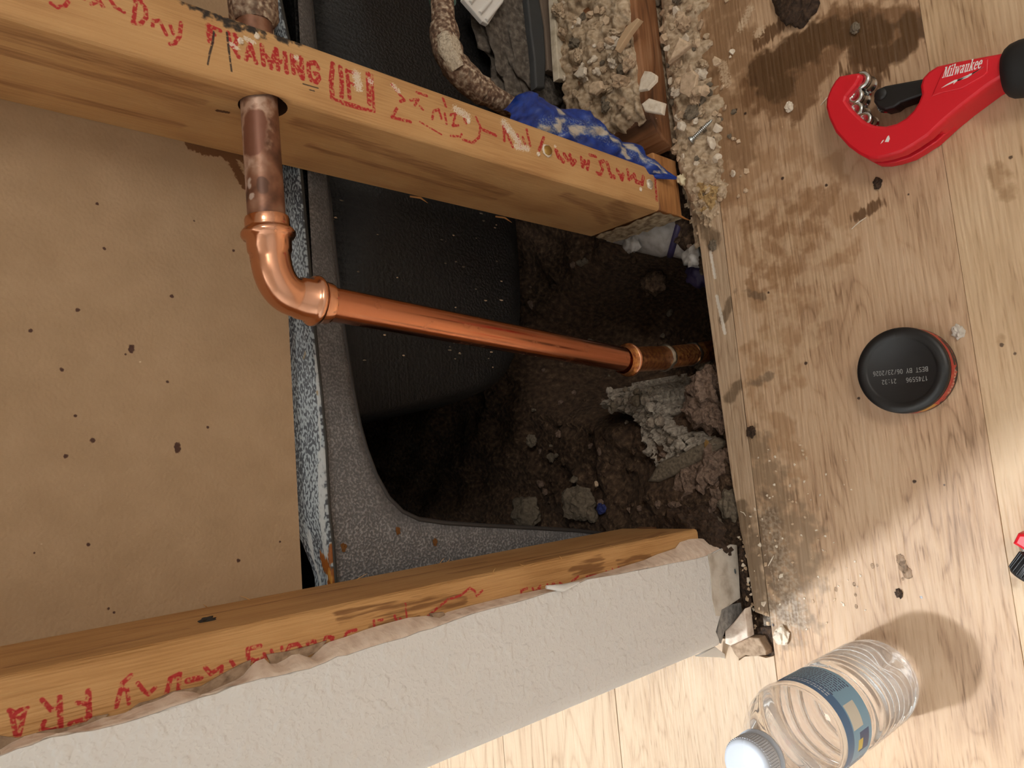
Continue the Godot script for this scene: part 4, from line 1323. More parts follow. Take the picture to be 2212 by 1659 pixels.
# ---------------------------------------------------------------- pit in the slab
# a broken crust: grid over an outline, rough on top, falling away at the rim
func crag(poly: PackedVector2Array, top: float, foot: float, amp: float, step: float, sd: int) -> Soup:
	var no := FastNoiseLite.new()
	no.seed = sd; no.frequency = 55.0; no.fractal_octaves = 4
	var lo := poly[0]; var hi := poly[0]
	for p in poly: lo = lo.min(p); hi = hi.max(p)
	lo -= Vector2.ONE * step * 2; hi += Vector2.ONE * step * 2
	var nx := int((hi.x - lo.x) / (step * 0.5)) + 1
	var nz := int((hi.y - lo.y) / (step * 0.5)) + 1
	var pts := []
	var keep := []
	for j in nz:
		for i in nx:
			var p := Vector2(lo.x + i * step * 0.5, lo.y + j * step * 0.5)
			var w := p + Vector2(no.get_noise_2d(p.x * 1.7, p.y * 1.7 + 3.0), no.get_noise_2d(p.x * 1.7 + 7.0, p.y * 1.7)) * step * 1.6
			var d := 1e9
			for k in poly.size():
				d = minf(d, w.distance_to(Geometry2D.get_closest_point_to_segment(w, poly[k], poly[(k + 1) % poly.size()])))
			if not Geometry2D.is_point_in_polygon(w, poly): d = -d
			var h := smoothstep(-step * 1.6, step * 1.4, d)
			var y := lerpf(foot, top + (absf(no.get_noise_2d(p.x, p.y)) * 2.0 - 0.45) * amp + no.get_noise_2d(p.x * 3.1, p.y * 3.1) * amp * 0.5, h)
			pts.append(Vector3(p.x, y, p.y)); keep.append(d > -step * 2.2)
	var s := Soup.new()
	s.sg = -1
	for j in nz - 1:
		for i in nx - 1:
			var q := j * nx + i
			if keep[q] or keep[q + 1] or keep[q + nx] or keep[q + nx + 1]:
				s.quad(pts[q], pts[q + nx], pts[q + nx + 1], pts[q + 1])
	return s

func pit_y(x: float, z: float, no: FastNoiseLite) -> float:
	var y := -0.030
	y += 0.022 * smoothstep(0.0, -0.06, x) * smoothstep(-0.30, -0.02, z)
	y -= 0.03 * smoothstep(-0.08, -0.30, z)
	var dx := (x - 0.135) / 0.095
	var dz := (z + 0.085) / (0.085 if z > -0.085 else 0.22)
	var d := sqrt(dx * dx + dz * dz)
	y -= 0.155 * (1.0 - smoothstep(0.45, 1.15, d))
	y += 0.03 * smoothstep(0.26, 0.34, x)
	y += 0.012 * smoothstep(-0.012, 0.012, z) * (1.0 - smoothstep(0.03, 0.09, absf(x + 0.03)))
	y += no.get_noise_2d(x, z) * 0.016 + no.get_noise_2d(x * 4.0 + 9.0, z * 4.0) * 0.007
	return minf(y, -0.0105)

func build_pit() -> void:
	var no := FastNoiseLite.new()
	no.seed = 17; no.frequency = 14.0; no.fractal_octaves = 4
	var pts := []
	var nu := 150
	var nv := 150
	for j in nv:
		for i in nu:
			var x := lerpf(-0.19, 1.0, pow(i / float(nu - 1), 1.5))
			var z := lerpf(0.034, -1.66, pow(j / float(nv - 1), 2.0))
			pts.append(Vector3(x, pit_y(x, z, no), z))
	var dirt := sheet(pts, nu, nv)
	for i in range(0, dirt.v.size(), 3):
		if (dirt.v[i + 1] - dirt.v[i]).cross(dirt.v[i + 2] - dirt.v[i]).y < 0.0:
			dirt.flip()
		break
	var pit := obj("dirt_pit", dirt.mesh(), M.dirt)
	tag(pit, "dark brown earth in the hole broken through the slab", "soil", "", "stuff")
	# the ragged tongue of concrete at the edge of the hole
	var tongue := base("concrete_tongue")
	tag(tongue, "pale grey ragged tongue of broken concrete beside the copper pipe end", "concrete")
	M.concrete_pale = grain_mat([[0.0, c8(104, 94, 84)], [0.4, c8(148, 138, 126)], [0.7, c8(182, 172, 158)], [1.0, c8(206, 198, 184)]], 503, 0.03, 10.0, 0.95, 9.0)
	var outline := v2([0.0579, -0.1528, 0.0807, -0.1321, 0.0752, -0.1148, 0.0808, -0.1031, 0.0763, -0.086, 0.0744, -0.0656, 0.0639, -0.061, 0.0557, -0.0656, 0.0467, -0.0562, 0.0384, -0.0608, 0.0292, -0.047, 0.0228, -0.0399, 0.0194, -0.0238, 0.0109, -0.0115, 0.0107, 0.0015, -0.0017, 0.0029, -0.0049, -0.0163, -0.0058, -0.0381, -0.0138, -0.0618, -0.0174, -0.0848, -0.0022, -0.0913, 0.0132, -0.0973, 0.0285, -0.0997, 0.042, -0.1081, 0.0501, -0.1214])
	obj("concrete_body", crag(outline, -0.020, -0.075, 0.010, 0.0042, 31).mesh(), M.concrete_pale, tongue)
	var path := [Vector3(0.064, -0.03, -0.1327), Vector3(0.0658, -0.03, -0.1225), Vector3(0.0624, -0.026, -0.0878), Vector3(0.046, -0.024, -0.0762), Vector3(0.025, -0.024, -0.064), Vector3(0.0087, -0.022, -0.0418), Vector3(0.0042, -0.022, -0.0151)]
	for k in 16:
		var t := rng.randf()
		var q: Vector3 = path[1 + int(t * 4.9)]
		q += Vector3(rng.randf_range(-0.012, 0.012), rng.randf_range(0.008, 0.014), rng.randf_range(-0.012, 0.012))
		obj("aggregate", lump(Vector3(0.005, 0.004, 0.005) * rng.randf_range(0.6, 1.4), 600 + k, 0.3, 1).mesh(), [M.concrete_pale, M.stone, M.concrete][k % 3], tongue, q)
	var sh := base("stone_shard", Vector3.ZERO)
	tag(sh, "flat tapering stone shard leaning on the concrete tongue", "stone")
	var spoly := v2([-0.027, -0.0902, -0.0083, -0.0737, -0.0016, -0.0534, 0.0059, -0.0263, 0.0125, -0.0041, 0.0085, 0.0066, 0.0035, 0.0042, -0.006, -0.0118, -0.0111, -0.0285, -0.0207, -0.0521, -0.0284, -0.0763])
	obj("shard_body", prism(spoly, -0.026, -0.015, FLAT, 0.003).mesh(), M.stone, sh)
	obj("yellow_stain", lump(Vector3(0.005, 0.0006, 0.0025), 5, 0.4, 2).mesh(), mat(c8(150, 116, 66), 0.95), sh, Vector3(0.0057, -0.0145, -0.0117))
	# red-brown mortar lumps along the cut
	M.mortar_pink = grain_mat([[0.0, c8(74, 58, 48)], [0.45, c8(122, 101, 87)], [1.0, c8(164, 140, 124)]], 507, 0.04, 10.0, 0.95, 10.0)
	var lumps := [[1530, 840, 0.022, -0.02], [1520, 885, 0.02, -0.024], [1555, 900, 0.014, -0.018], [1545, 1020, 0.026, -0.02], [1510, 1055, 0.024, -0.022], [1560, 1080, 0.02, -0.018], [1490, 1100, 0.022, -0.02], [1575, 1000, 0.014, -0.016]]
	for k in lumps.size():
		var q: Array = lumps[k]
		var o := obj("mortar_lump", lump(Vector3(q[2], q[2] * 0.7, q[2] * 0.9), 520 + k, 0.42, 3).mesh(), M.mortar_pink)
		o.position = [Vector3(0.0617, -0.024, -0.0087), Vector3(0.0419, -0.028, -0.0193), Vector3(0.0326, -0.022, 0.0018), Vector3(-0.0215, -0.026, -0.013), Vector3(-0.0369, -0.028, -0.0351), Vector3(-0.0489, -0.024, -0.0076), Vector3(-0.0575, -0.026, -0.0476), Vector3(-0.0132, -0.02, 0.0072)][k]
		tag(o, "reddish crumbly mortar lump at the cut edge of the planks", "mortar", "mortar lumps along the cut floor")
	# single stones that stand out
	var stones := [[Vector3(-0.0488, -0.03, -0.2036), Vector3(0.020, 0.014, 0.022), M.stone, "stone", "knobbly grey stone lying in the earth below the tub leg"],
		[Vector3(-0.0578, -0.035, -0.3007), Vector3(0.019, 0.012, 0.024), M.stone, "stone", "half-hidden grey stone left of the knobbly stone"],
		[Vector3(-0.0526, -0.012, 0.0092), Vector3(0.015, 0.009, 0.012), M.stone, "stone", "grey stone at the corner where plank strip meets the drywall foot"],
		[Vector3(-0.0723, -0.012, -0.0121), Vector3(0.010, 0.006, 0.011), M.stone, "stone", "brown-grey stone just past the end of the drywall stud"],
		[Vector3(0.2004, -0.085, -0.1027), Vector3(0.014, 0.012, 0.014), M.dirt, "stone", "rounded grey stone in the far side of the hole"],
		[Vector3(0.0913, -0.05, -0.0257), Vector3(0.009, 0.008, 0.010), M.stone, "stone", "small rounded stone next to the soldered pipe end"],
		[Vector3(0.0416, -0.07, -0.0783), Vector3(0.006, 0.006, 0.006), M.concrete, "stone", "small pale pebble in the dark hollow beside the tongue"],
		[Vector3(-0.0269, -0.025, -0.1691), Vector3(0.0034, 0.0018, 0.0026), M.chip, "plaster", "tiny white chip above the knobbly stone"],
		[Vector3(-0.0547, -0.022, -0.1624), Vector3(0.006, 0.004, 0.006), mat(c8(42, 52, 112), 0.6), "plastic", "small scrap of blue plastic beside the knobbly stone"],
		[Vector3(-0.0619, -0.028, -0.1832), Vector3(0.009, 0.006, 0.008), M.stone, "stone", "small stone wedged under the knobbly stone"],
		[Vector3(0.0328, -0.05, -0.2944), Vector3(0.008, 0.006, 0.007), M.stone, "stone", "flat pebble in the dark earth under the tub opening"]]
	for k in stones.size():
		var q: Array = stones[k]
		var o := obj(q[3] if q[3] != "plastic" else "plastic_scrap", lump(q[1], 540 + k, 0.28, 3, k % 2 == 0).mesh(), q[2])
		o.position = q[0]
		tag(o, q[4], q[3])
	# crumbs of earth and pebbles
	for k in 120:
		var x := rng.randf_range(-0.06, 0.10) if k < 80 else rng.randf_range(0.1, 0.24)
		var z := rng.randf_range(-0.30, -0.01)
		var r := rng.randf_range(0.002, 0.006)
		var o := obj("earth_clod", lump(Vector3(r, r * 0.7, r), 700 + k % 12, 0.4, 1).mesh(), [M.dirt, M.stone, M.dirt, M.mortar_pink][k % 4])
		o.position = Vector3(x, pit_y(x, z, no) + r * 0.3, z)
		o.rotation = Vector3(rng.randf() * 6, rng.randf() * 6, 0)
		tag(o, "small clod or pebble in the broken earth of the hole", "clod", "clods in the hole")
	# drain pipe with purple primer, under the sawn plate
	var pv := base("drain_pipe")
	tag(pv, "white plastic drain pipe with purple primer under the sawn plate", "pipe")
	var a := Vector3(0.2585, -0.018, -0.088)
	var b := Vector3(0.222, -0.080, -0.014)
	var cdir := (b - a).normalized()
	obj("coupling", sweep([a - cdir * 0.012, a, a + cdir * 0.012, a + cdir * 0.0125, a + cdir * 0.05, a + cdir * 0.052, a + cdir * 0.056], [0.024, 0.024, 0.0245, 0.0275, 0.0275, 0.0268, 0.0245], 28).mesh(), M.pvc, pv)
	obj("primer_band", sweep([a + cdir * 0.056, a + cdir * 0.0575, a + cdir * 0.0615, a + cdir * 0.063], [0.0245, 0.0262, 0.0258, 0.0242], 28).mesh(), M.purple, pv)
	obj("pipe", sweep([a + cdir * 0.06, a + cdir * 0.09, a + cdir * 0.12, a + cdir * 0.14 + Vector3(-0.01, -0.01, 0.0)], [0.024, 0.024, 0.024, 0.024], 28).mesh(), M.pvc, pv)
	obj("primer_drip", lump(Vector3(0.014, 0.012, 0.012), 6, 0.4, 2, false).mesh(), M.purple, pv, Vector3(0.192, -0.07, -0.0334))
	obj("glue_lump", lump(Vector3(0.012, 0.006, 0.010), 8, 0.5, 2, false).mesh(), M.pvc, pv, Vector3(0.2307, -0.01, -0.0724))
	obj("glue_lump", lump(Vector3(0.012, 0.010, 0.012), 18, 0.5, 2, false).mesh(), M.pvc, pv, Vector3(0.1991, -0.03, -0.0109))
# ---------------------------------------------------------------- copper pipes
func arc(c: Vector3, from: Vector3, to: Vector3, n: int) -> Array:
	# quarter bend from `from` to `to` with its corner at c
	var o := []
	for i in n + 1:
		var t := float(i) / n
		o.append(from.lerp(c, t).lerp(c.lerp(to, t), t))
	return o

func old_pipe_look() -> StandardMaterial3D:
	var w := 1024
	var h := 256
	var l := lut([[0.0, c8(78, 50, 38)], [0.4, c8(122, 82, 62)], [0.6, c8(140, 98, 76)], [1.0, c8(172, 136, 116)]])
	var n := noise_bytes(w, h, 631, 0.012, 4)
	var g := noise_bytes(w, h, 632, 0.03, 4)
	var o := PackedByteArray()
	o.resize(w * h * 3)
	for i in w * h:
		var k := clampi(int(128 + (n[i] - 128) * 1.1), 0, 255) * 3
		o[i * 3] = l[k]; o[i * 3 + 1] = l[k + 1]; o[i * 3 + 2] = l[k + 2]
	# pale bloom of flux, rubbed spots
	lay(o, mask_of(w, h, [[44, 745, 150, 800, 165, 850, 185], [16, 700, 190, 900, 200], [20, 760, 200, 930, 205]]), g, c8(196, 168, 150), 110, 1.6, 0.9, 1.2)
	lay(o, mask_of(w, h, [[30, 800, 160, 850, 168]]), g, c8(120, 76, 58), 100, 4, 0.95, 0.5)
	lay(o, mask_of(w, h, [[12, 935, 150, 950, 150]]), g, c8(92, 62, 48), 100, 4, 0.9, 0.5)
	lay(o, mask_of(w, h, [[9, 925, 180, 940, 182], [8, 962, 178]]), g, c8(206, 192, 182), 130, 3, 0.9, 1.0)
	var m := textured(picture(o, w, h), 0.42)
	m.metallic = 0.35
	m.uv1_scale = Vector3(1.0 / 0.285, 1.0, 1.0)
	return m

func build_pipes() -> void:
	var R := 0.0111
	var t := base("copper_pipe")
	tag(t, "copper pipe with shiny press elbow running from the stud down into the hole", "pipe")
	var zp := -0.0150
	var p0 := Vector3(0.44, 0.4335, zp)
	var e0 := Vector3(0.1615, 0.4295, zp)
	obj("old_pipe", sweep([p0, Vector3(0.30, 0.432, zp), Vector3(0.2332, 0.431, zp), e0 + Vector3(-0.006, 0, 0)], [R, R, R, R], 24).mesh(), old_pipe_look(), t)
	var low := Vector3(0.0885, 0.090, -0.0195)
	var e1 := Vector3(0.1125, 0.3905, -0.0160)
	var dn := (low - e1).normalized()
	var corner := Vector3(0.1160, 0.4275, zp)
	var ax := (e0 - corner).normalized()
	# elbow: socket, bead, neck, bend, neck, bead, socket
	var path := []
	var rad := []
	for q in [[0.0, 0.0128], [0.0012, 0.0132], [0.0058, 0.0132], [0.0066, 0.0130], [0.0078, 0.0150], [0.0094, 0.0160], [0.0112, 0.0160], [0.0128, 0.0150], [0.0140, 0.0132], [0.0205, 0.0130], [0.0222, 0.0121]]:
		path.append(e0 - ax * q[0]); rad.append(q[1])
	var b0: Vector3 = e0 - ax * 0.0222
	var b1 := e1 - dn * 0.0222
	var bend := arc(corner, b0, b1, 14)
	for i in range(1, bend.size() - 1):
		path.append(bend[i]); rad.append(0.0119)
	for q in [[0.0222, 0.0121], [0.0205, 0.0130], [0.0140, 0.0132], [0.0128, 0.0150], [0.0112, 0.0160], [0.0094, 0.0160], [0.0078, 0.0150], [0.0066, 0.0130], [0.0058, 0.0132], [0.0012, 0.0132], [0.0, 0.0128]]:
		path.append(e1 - dn * q[0]); rad.append(q[1])
	obj("press_elbow", sweep(path, rad, 32, false).mesh(), M.copper, t)
	obj("new_pipe", sweep([e1 - dn * 0.006, e1 + dn * 0.1, low + dn * 0.01], [R, R, R], 24).mesh(), M.copper_tube, t)
	# lower coupling, soldered joint and the old stub
	var d2 := Vector3(0.0935, 0.022, -0.0205)
	var dd := (d2 - low).normalized()
	var cp := []
	var cr := []
	for q in [[-0.006, 0.0124], [-0.004, 0.0130], [0.0, 0.0131], [0.0012, 0.0148], [0.0026, 0.0155], [0.0042, 0.0155], [0.0056, 0.0146], [0.0066, 0.0130], [0.012, 0.0128], [0.014, 0.0118], [0.060, 0.0117], [0.0605, 0.0112]]:
		cp.append(low + dd * q[0]); cr.append(q[1])
	M.copper_heated = grain_mat([[0.0, c8(96, 50, 40)], [0.4, c8(166, 100, 66)], [0.6, c8(206, 148, 82)], [1.0, c8(220, 150, 128)]], 621, 0.02, 16.0, 0.32)
	M.copper_heated.metallic = 0.85
	obj("coupling", sweep(cp, cr, 28, false).mesh(), M.copper_heated, t)
	obj("coupling_bead", sweep([low + dd * 0.0004, low + dd * 0.0014, low + dd * 0.0028, low + dd * 0.0044, low + dd * 0.0058, low + dd * 0.0068], [0.0132, 0.0150, 0.0157, 0.0157, 0.0148, 0.0132], 28).mesh(), M.copper, t)
	var j: Vector3 = low + dd * 0.062
	obj("solder_ring", sweep([j - dd * 0.003, j - dd * 0.001, j + dd * 0.002, j + dd * 0.004], [0.0119, 0.0132, 0.0130, 0.0115], 24, true, 0.002, 3).mesh(), M.solder, t)
	var tail := j + Vector3(0.006, -0.05, -0.001)
	obj("old_stub", sweep([j, tail, tail + Vector3(0.008, -0.06, 0.004), tail + Vector3(0.01, -0.12, 0.004)], [0.0111, 0.0111, 0.0111, 0.0111], 20, true, 0.001, 4).mesh(), M.copper_heated, t)
	obj("solder_ring", sweep([tail - Vector3(0, -0.002, 0), tail, tail - Vector3(0, 0.003, 0)], [0.0116, 0.0126, 0.0116], 20, true, 0.002, 8).mesh(), M.solder, t)
	# caked fitting on the far side of the stud
	obj("old_fitting", sweep([Vector3(0.285, 0.432, zp), Vector3(0.290, 0.432, zp), Vector3(0.310, 0.432, zp), Vector3(0.330, 0.433, zp), Vector3(0.334, 0.433, zp)], [0.0112, 0.0145, 0.0150, 0.0145, 0.0115], 20, true, 0.0026, 5).mesh(), M.copper_dirty, t)
	obj("plaster_crust", lump(Vector3(0.012, 0.013, 0.010), 66, 0.35, 3, false).mesh(), M.crust, t, Vector3(0.312, 0.437, zp + 0.006))
	# ---- old pipe beyond the stud, crusted with plaster
	var o := base("copper_pipe")
	tag(o, "old crusted copper pipe bending down into the blue plastic wrap", "pipe")
	var zo := -0.052
	var r := 0.0098
	var q0 := Vector3(0.4657, 0.2453, -0.052); var q1 := Vector3(0.3711, 0.2481, -0.052)
	var q2 := Vector3(0.3265, 0.2108, -0.052); var q3 := Vector3(0.3182, 0.1616, -0.052)
	var kn := Vector3(0.3344, 0.2466, -0.052)
	obj("pipe", sweep([q0, q1], [r, r], 20, true, 0.0012, 2).mesh(), M.copper_dirty, o)
	obj("joint_ring", sweep([q1 + (q0 - q1) * 0.42, q1 + (q0 - q1) * 0.25], [r + 0.0018, r + 0.0016], 20, true, 0.002, 7).mesh(), M.verdigris, o)
	var kp := [q1 + (q0 - q1) * 0.02]
	kp.append_array(arc(kn, q1 + (kn - q1) * 0.15, q2, 10))
	var kr := []
	for i in kp.size(): kr.append(r + 0.0022)
	obj("elbow", sweep(kp, kr, 24, true, 0.0032, 11).mesh(), M.copper_dirty, o)
	var c1: Vector3 = arc(kn, q1, q2, 10)[3]
	var crust := sweep([q1 + (kn - q1) * 0.25, c1, arc(kn, q1, q2, 10)[6]], [0.0085, 0.0115, 0.0085], 20, true, 0.006, 13)
	obj("plaster_crust", crust.mesh(), M.crust, o, Vector3(-0.0004, 0.003, 0.0035))
	obj("joint_ring", sweep([q2, q2.lerp(q3, 0.16)], [r + 0.0016, r + 0.001], 20, true, 0.002, 15).mesh(), M.copper_dirty, o)
	var q4 := Vector3(0.3069, 0.0549, -0.05)
	obj("riser", sweep([q2, q3, q3.lerp(q4, 0.4), q4, q4 + Vector3(0, -0.1, 0)], [r, r, r, r, r], 20, true, 0.0012, 17).mesh(), M.copper_dirty, o)

# ---------------------------------------------------------------- rubble, wrap and scraps beyond the stud
var rub_noise := FastNoiseLite.new()

func rub_y(x: float, z: float) -> float:
	# heap on the sole plate and a thin spill on to the planks
	var y := -0.02 + 0.064 * smoothstep(0.300, 0.345, x) * (1.0 - smoothstep(-0.010, -0.001, z)) * smoothstep(-0.135, -0.10, z)
	var edge := 0.062 + 0.020 * rub_noise.get_noise_2d(x * 1.7, 3.0)
	var spill := (1.0 - smoothstep(edge - 0.040, edge, z)) * smoothstep(0.225, 0.27, x)
	if z > -0.001:
		y = lerpf(-0.012, -0.0035, smoothstep(0.0, 0.016, z)) + 0.013 * spill * smoothstep(-0.001, 0.006, z)
		y += rub_noise.get_noise_2d(x, z) * 0.006 * (0.3 + spill) + rub_noise.get_noise_2d(x * 4.1 + 5.0, z * 4.1) * 0.003
	else:
		y += rub_noise.get_noise_2d(x, z) * 0.010 + rub_noise.get_noise_2d(x * 3.3 + 5.0, z * 3.3) * 0.006
	return y

func build_rubble() -> void:
	rub_noise.seed = 71
	rub_noise.frequency = 22.0
	rub_noise.fractal_octaves = 3
	var pts := []
	var nu := 170
	var nv := 96
	for j in nv:
		for i in nu:
			var x := lerpf(0.2, 0.66, i / float(nu - 1))
			var z := lerpf(0.08, -0.14, j / float(nv - 1))
			pts.append(Vector3(x, rub_y(x, z), z))
	var s := Soup.new()
	for j in nv - 1:
		for i in nu - 1:
			var a: Vector3 = pts[j * nu + i]
			if a.z < 0.004 and a.x < 0.300: continue
			if a.y < -0.007 and a.z > 0.018: continue
			s.quad(a, pts[j * nu + i + 1], pts[(j + 1) * nu + i + 1], pts[(j + 1) * nu + i])
	if (s.v[1] - s.v[0]).cross(s.v[2] - s.v[0]).y < 0.0: s.flip()
	tag(obj("plaster_rubble", s.mesh(), M.rubble), "tan plaster dust and grit heaped on the sole plate and planks", "rubble", "", "stuff")
	# chips big enough to pick out
	var big := [
		[Vector3(0.3558, 0.05, 0.0131), 0.013, 7, "cream rough-faced plaster flake on top of the broken sole plate", M.chip_white, 0.35],
		[Vector3(0.3298, 0.045, 0.0114), 0.017, 5, "long cream plaster flake hanging over the broken sole plate", M.chip_white, 0.9],
		[Vector3(0.3857, 0.02, 0.0307), 0.017, 3, "tan triangular plaster shard lying beside the sole plate", M.chip, 0.2],
		[Vector3(0.3525, 0.018, 0.0367), 0.014, 6, "tan plaster flake below the triangular shard", M.chip, 0.6],
		[Vector3(0.3429, 0.016, 0.0424), 0.010, 5, "squarish tan flake at the edge of the rubble on the planks", M.chip, 1.1],
		[Vector3(0.3394, 0.012, 0.0486), 0.006, 5, "small tan flake farthest out on the planks below the shard", M.chip, 0.3],
		[Vector3(0.3639, 0.01, 0.0627), 0.006, 6, "small oval plaster flake alone on the planks", M.chip, 0.8],
		[Vector3(0.3158, 0.014, 0.0201), 0.007, 6, "white plaster crumb near the screw head", M.chip_white, 0.5],
		[Vector3(0.2919, 0.006, 0.0457), 0.007, 6, "pale chip on the planks below the screw", M.chip_white, 0.2],
		[Vector3(0.3981, 0.055, -0.0646), 0.011, 6, "whitish plaster lump at the back of the rubble heap", M.chip_white, 1.2],
		[Vector3(0.3749, 0.055, -0.0473), 0.010, 6, "tan lump in the middle of the rubble heap", M.chip, 0.1],
		[Vector3(0.4096, 0.06, -0.0205), 0.006, 6, "small brown nugget beside the wood slip", M.chip_b, 0.6]]
	for k in big.size():
		var q: Array = big[k]
		var o := obj("plaster_flake", flake(q[1], 0.0035 + 0.002 * (k % 3), 900 + k, q[2]).mesh(), q[4])
		o.position = q[0]
		o.rotation = Vector3(rng.randf_range(-0.25, 0.25), q[5], rng.randf_range(-0.25, 0.25))
		tag(o, q[3], "plaster flake", "plaster flakes in the rubble")
	for k in 70:
		var x := rng.randf_range(0.315, 0.56)
		var z := rng.randf_range(-0.105, -0.004) if k < 48 else rng.randf_range(0.006, 0.045)
		var r := rng.randf_range(0.0035, 0.0085)
		var o := obj("plaster_lump", lump(Vector3(r, r * rng.randf_range(0.5, 0.8), r * rng.randf_range(0.6, 1.1)), 1100 + k, 0.38, 2).mesh(), [M.rubble, M.chip_b, M.rubble, M.chip, M.stone, M.chip_b, M.chip_white][k % 7])
		o.position = Vector3(x, rub_y(x, z) + r * 0.25, z)
		o.rotation = Vector3(rng.randf() * 6, rng.randf() * 6, 0)
		tag(o, "thumbnail-sized lump of plaster half sunk in the rubble", "plaster lump", "plaster lumps in the rubble")
	var slip := obj("wood_slip", prism(v2([0.4019, -0.0207, 0.4099, -0.0153, 0.4184, -0.0043, 0.4203, 0.0098, 0.417, 0.0128, 0.4097, -0.0012, 0.4023, -0.012, 0.3991, -0.0174]), 0.050, 0.056, FLAT, 0.001).mesh(), mat(c8(204, 172, 136), 0.85))
	tag(slip, "narrow pale slip of wood lying across the rubble heap", "wood scrap")
	# grit: countable chips, all alike
	var variants := []
	for k in 10: variants.append(flake(0.0045, 0.002, 950 + k, 5 + k % 3).mesh())
	for k in 8: variants.append(lump(Vector3(0.0036, 0.003, 0.0036), 970 + k, 0.4, 1).mesh())
	var mats := [M.chip, M.chip_b, M.chip_white, M.chip, M.stone, M.rubble]
	for k in 230:
		var x := rng.randf_range(0.28, 0.56)
		var z := rng.randf_range(-0.115, 0.055)
		if k > 150:
			x = rng.randf_range(0.20, 0.50); z = rng.randf_range(0.0, 0.075)
		var y := maxf(rub_y(x, z), 0.0 if z > 0.02 else -0.02)
		if y < -0.005: continue
		var o := obj("plaster_chip", variants[k % variants.size()], mats[(k * 7) % 6])
		var sc := rng.randf_range(0.35, 1.5) * (0.6 if z > 0.05 else 1.0)
		o.position = Vector3(x, y + 0.0008, z)
		o.rotation = Vector3(rng.randf_range(-0.5, 0.5), rng.randf() * TAU, rng.randf_range(-0.5, 0.5))
		o.scale = Vector3.ONE * sc
		tag(o, "small plaster chip among the rubble beside the lettered stud", "plaster chip", "plaster chips in the rubble")
	# gritty crust at the ragged plank end beside the sawn plate
	var crust := base("glue_crust")
	tag(crust, "yellowish crust of old glue and grit at the ragged plank edge", "glue crust")
	obj("grit", crag(v2([0.3143, 0.0033, 0.3132, 0.0238, 0.2984, 0.0428, 0.2724, 0.0495, 0.2484, 0.0523, 0.2318, 0.0471, 0.2214, 0.0367, 0.2108, 0.0261, 0.2228, 0.0172, 0.2439, 0.0104, 0.2644, 0.0066, 0.2898, 0.0034]), 0.0035, -0.012, 0.007, 0.004, 41).mesh(), M.rubble, crust)
	obj("glue", crag(v2([0.2599, 0.0195, 0.2622, 0.0329, 0.251, 0.0447, 0.2375, 0.0439, 0.2271, 0.0334, 0.2266, 0.023, 0.2412, 0.0186]), 0.0052, -0.010, 0.006, 0.0035, 43).mesh(), grain_mat([[0.0, c8(120, 96, 62)], [0.45, c8(184, 152, 104)], [1.0, c8(220, 192, 140)]], 641, 0.03, 12.0, 0.95, 6.0), crust)
	var foam := obj("foam_crumb", lump(Vector3(0.0055, 0.005, 0.0045), 33, 0.5, 2, false).mesh(), mat(c8(236, 222, 186), 0.9))
	foam.position = Vector3(0.2684, 0.006, 0.008)
	tag(foam, "cream foam crumb at the tip of the blue wrap", "crumb")
	# ---- blue plastic wrap, crumpled, dusted with plaster
	var ctr := [Vector3(0.2943, 0.1999, -0.035), Vector3(0.3092, 0.1724, -0.03), Vector3(0.2996, 0.1494, -0.025), Vector3(0.294, 0.1166, -0.016), Vector3(0.2864, 0.0851, -0.01), Vector3(0.2781, 0.0567, -0.003), Vector3(0.2713, 0.034, 0.004), Vector3(0.2668, 0.0188, 0.01)]
	var half := [0.012, 0.026, 0.027, 0.025, 0.021, 0.014, 0.007, 0.002]
	var nn := 72
	var mm := 22
	var sp := []
	var uv := []
	var cn := FastNoiseLite.new()
	cn.seed = 3; cn.frequency = 26.0; cn.fractal_octaves = 3
	for j in nn:
		var f := float(j) / (nn - 1) * (ctr.size() - 1)
		var i0 := mini(int(f), ctr.size() - 2)
		var c: Vector3 = (ctr[i0] as Vector3).lerp(ctr[i0 + 1], f - i0)
		var w: float = lerpf(half[i0], half[i0 + 1], f - i0)
		for i in mm:
			var u := float(i) / (mm - 1) * 2.0 - 1.0
			# across: over a rounded hump lying against the stud
			var an := u * 1.25
			var p := c + Vector3(sin(an) * w, 0, (cos(an) - 0.6) * w * 0.85)
			var cr := absf(cn.get_noise_3d(p.x, p.y * 0.7, 0.0)) * 0.013 + cn.get_noise_3d(p.x * 3.0, p.y * 3.0, 4.0) * 0.003
			p += Vector3(sin(an) * 0.3, 0, 1.0) * (cr - 0.003) * minf(1.0, w / 0.012)
			p.y += cn.get_noise_3d(p.x * 1.5, 8.0, p.z) * 0.006 * absf(u)
			sp.append(p)
			uv.append(Vector2(float(j) / nn, float(i) / mm))
	var bw := 1024
	var bh := 384
	var bo := PackedByteArray()
	bo.resize(bw * bh * 3)
	var b1 := noise_bytes(bw, bh, 651, 0.02, 3)
	for i in bw * bh:
		var v := (b1[i] - 128) / 600.0
		bo[i * 3] = int(20 + 20 * v); bo[i * 3 + 1] = int(54 + 60 * v); bo[i * 3 + 2] = int(138 + 120 * v)
	var dust := noise_bytes(bw, bh, 652, 0.018, 4, 2.0, 1.0)
	lay(bo, mask_of(bw, bh, [[30, 330, 150, 520, 250, 620, 160], [26, 170, 90, 260, 140, 300, 250], [30, 640, 260, 760, 180, 860, 220], [18, 560, 330, 700, 340, 820, 330], [16, 100, 60, 200, 60], [22, 800, 110, 900, 200]]), dust, c8(208, 192, 166), 122, 1.5, 0.88, 1.5)
	lay(bo, mask_of(bw, bh, [[60, 200, 120, 420, 220, 620, 200, 860, 230]]), noise_bytes(bw, bh, 654, 0.09, 4), c8(208, 194, 170), 225, 2.5, 0.45, 1.8)
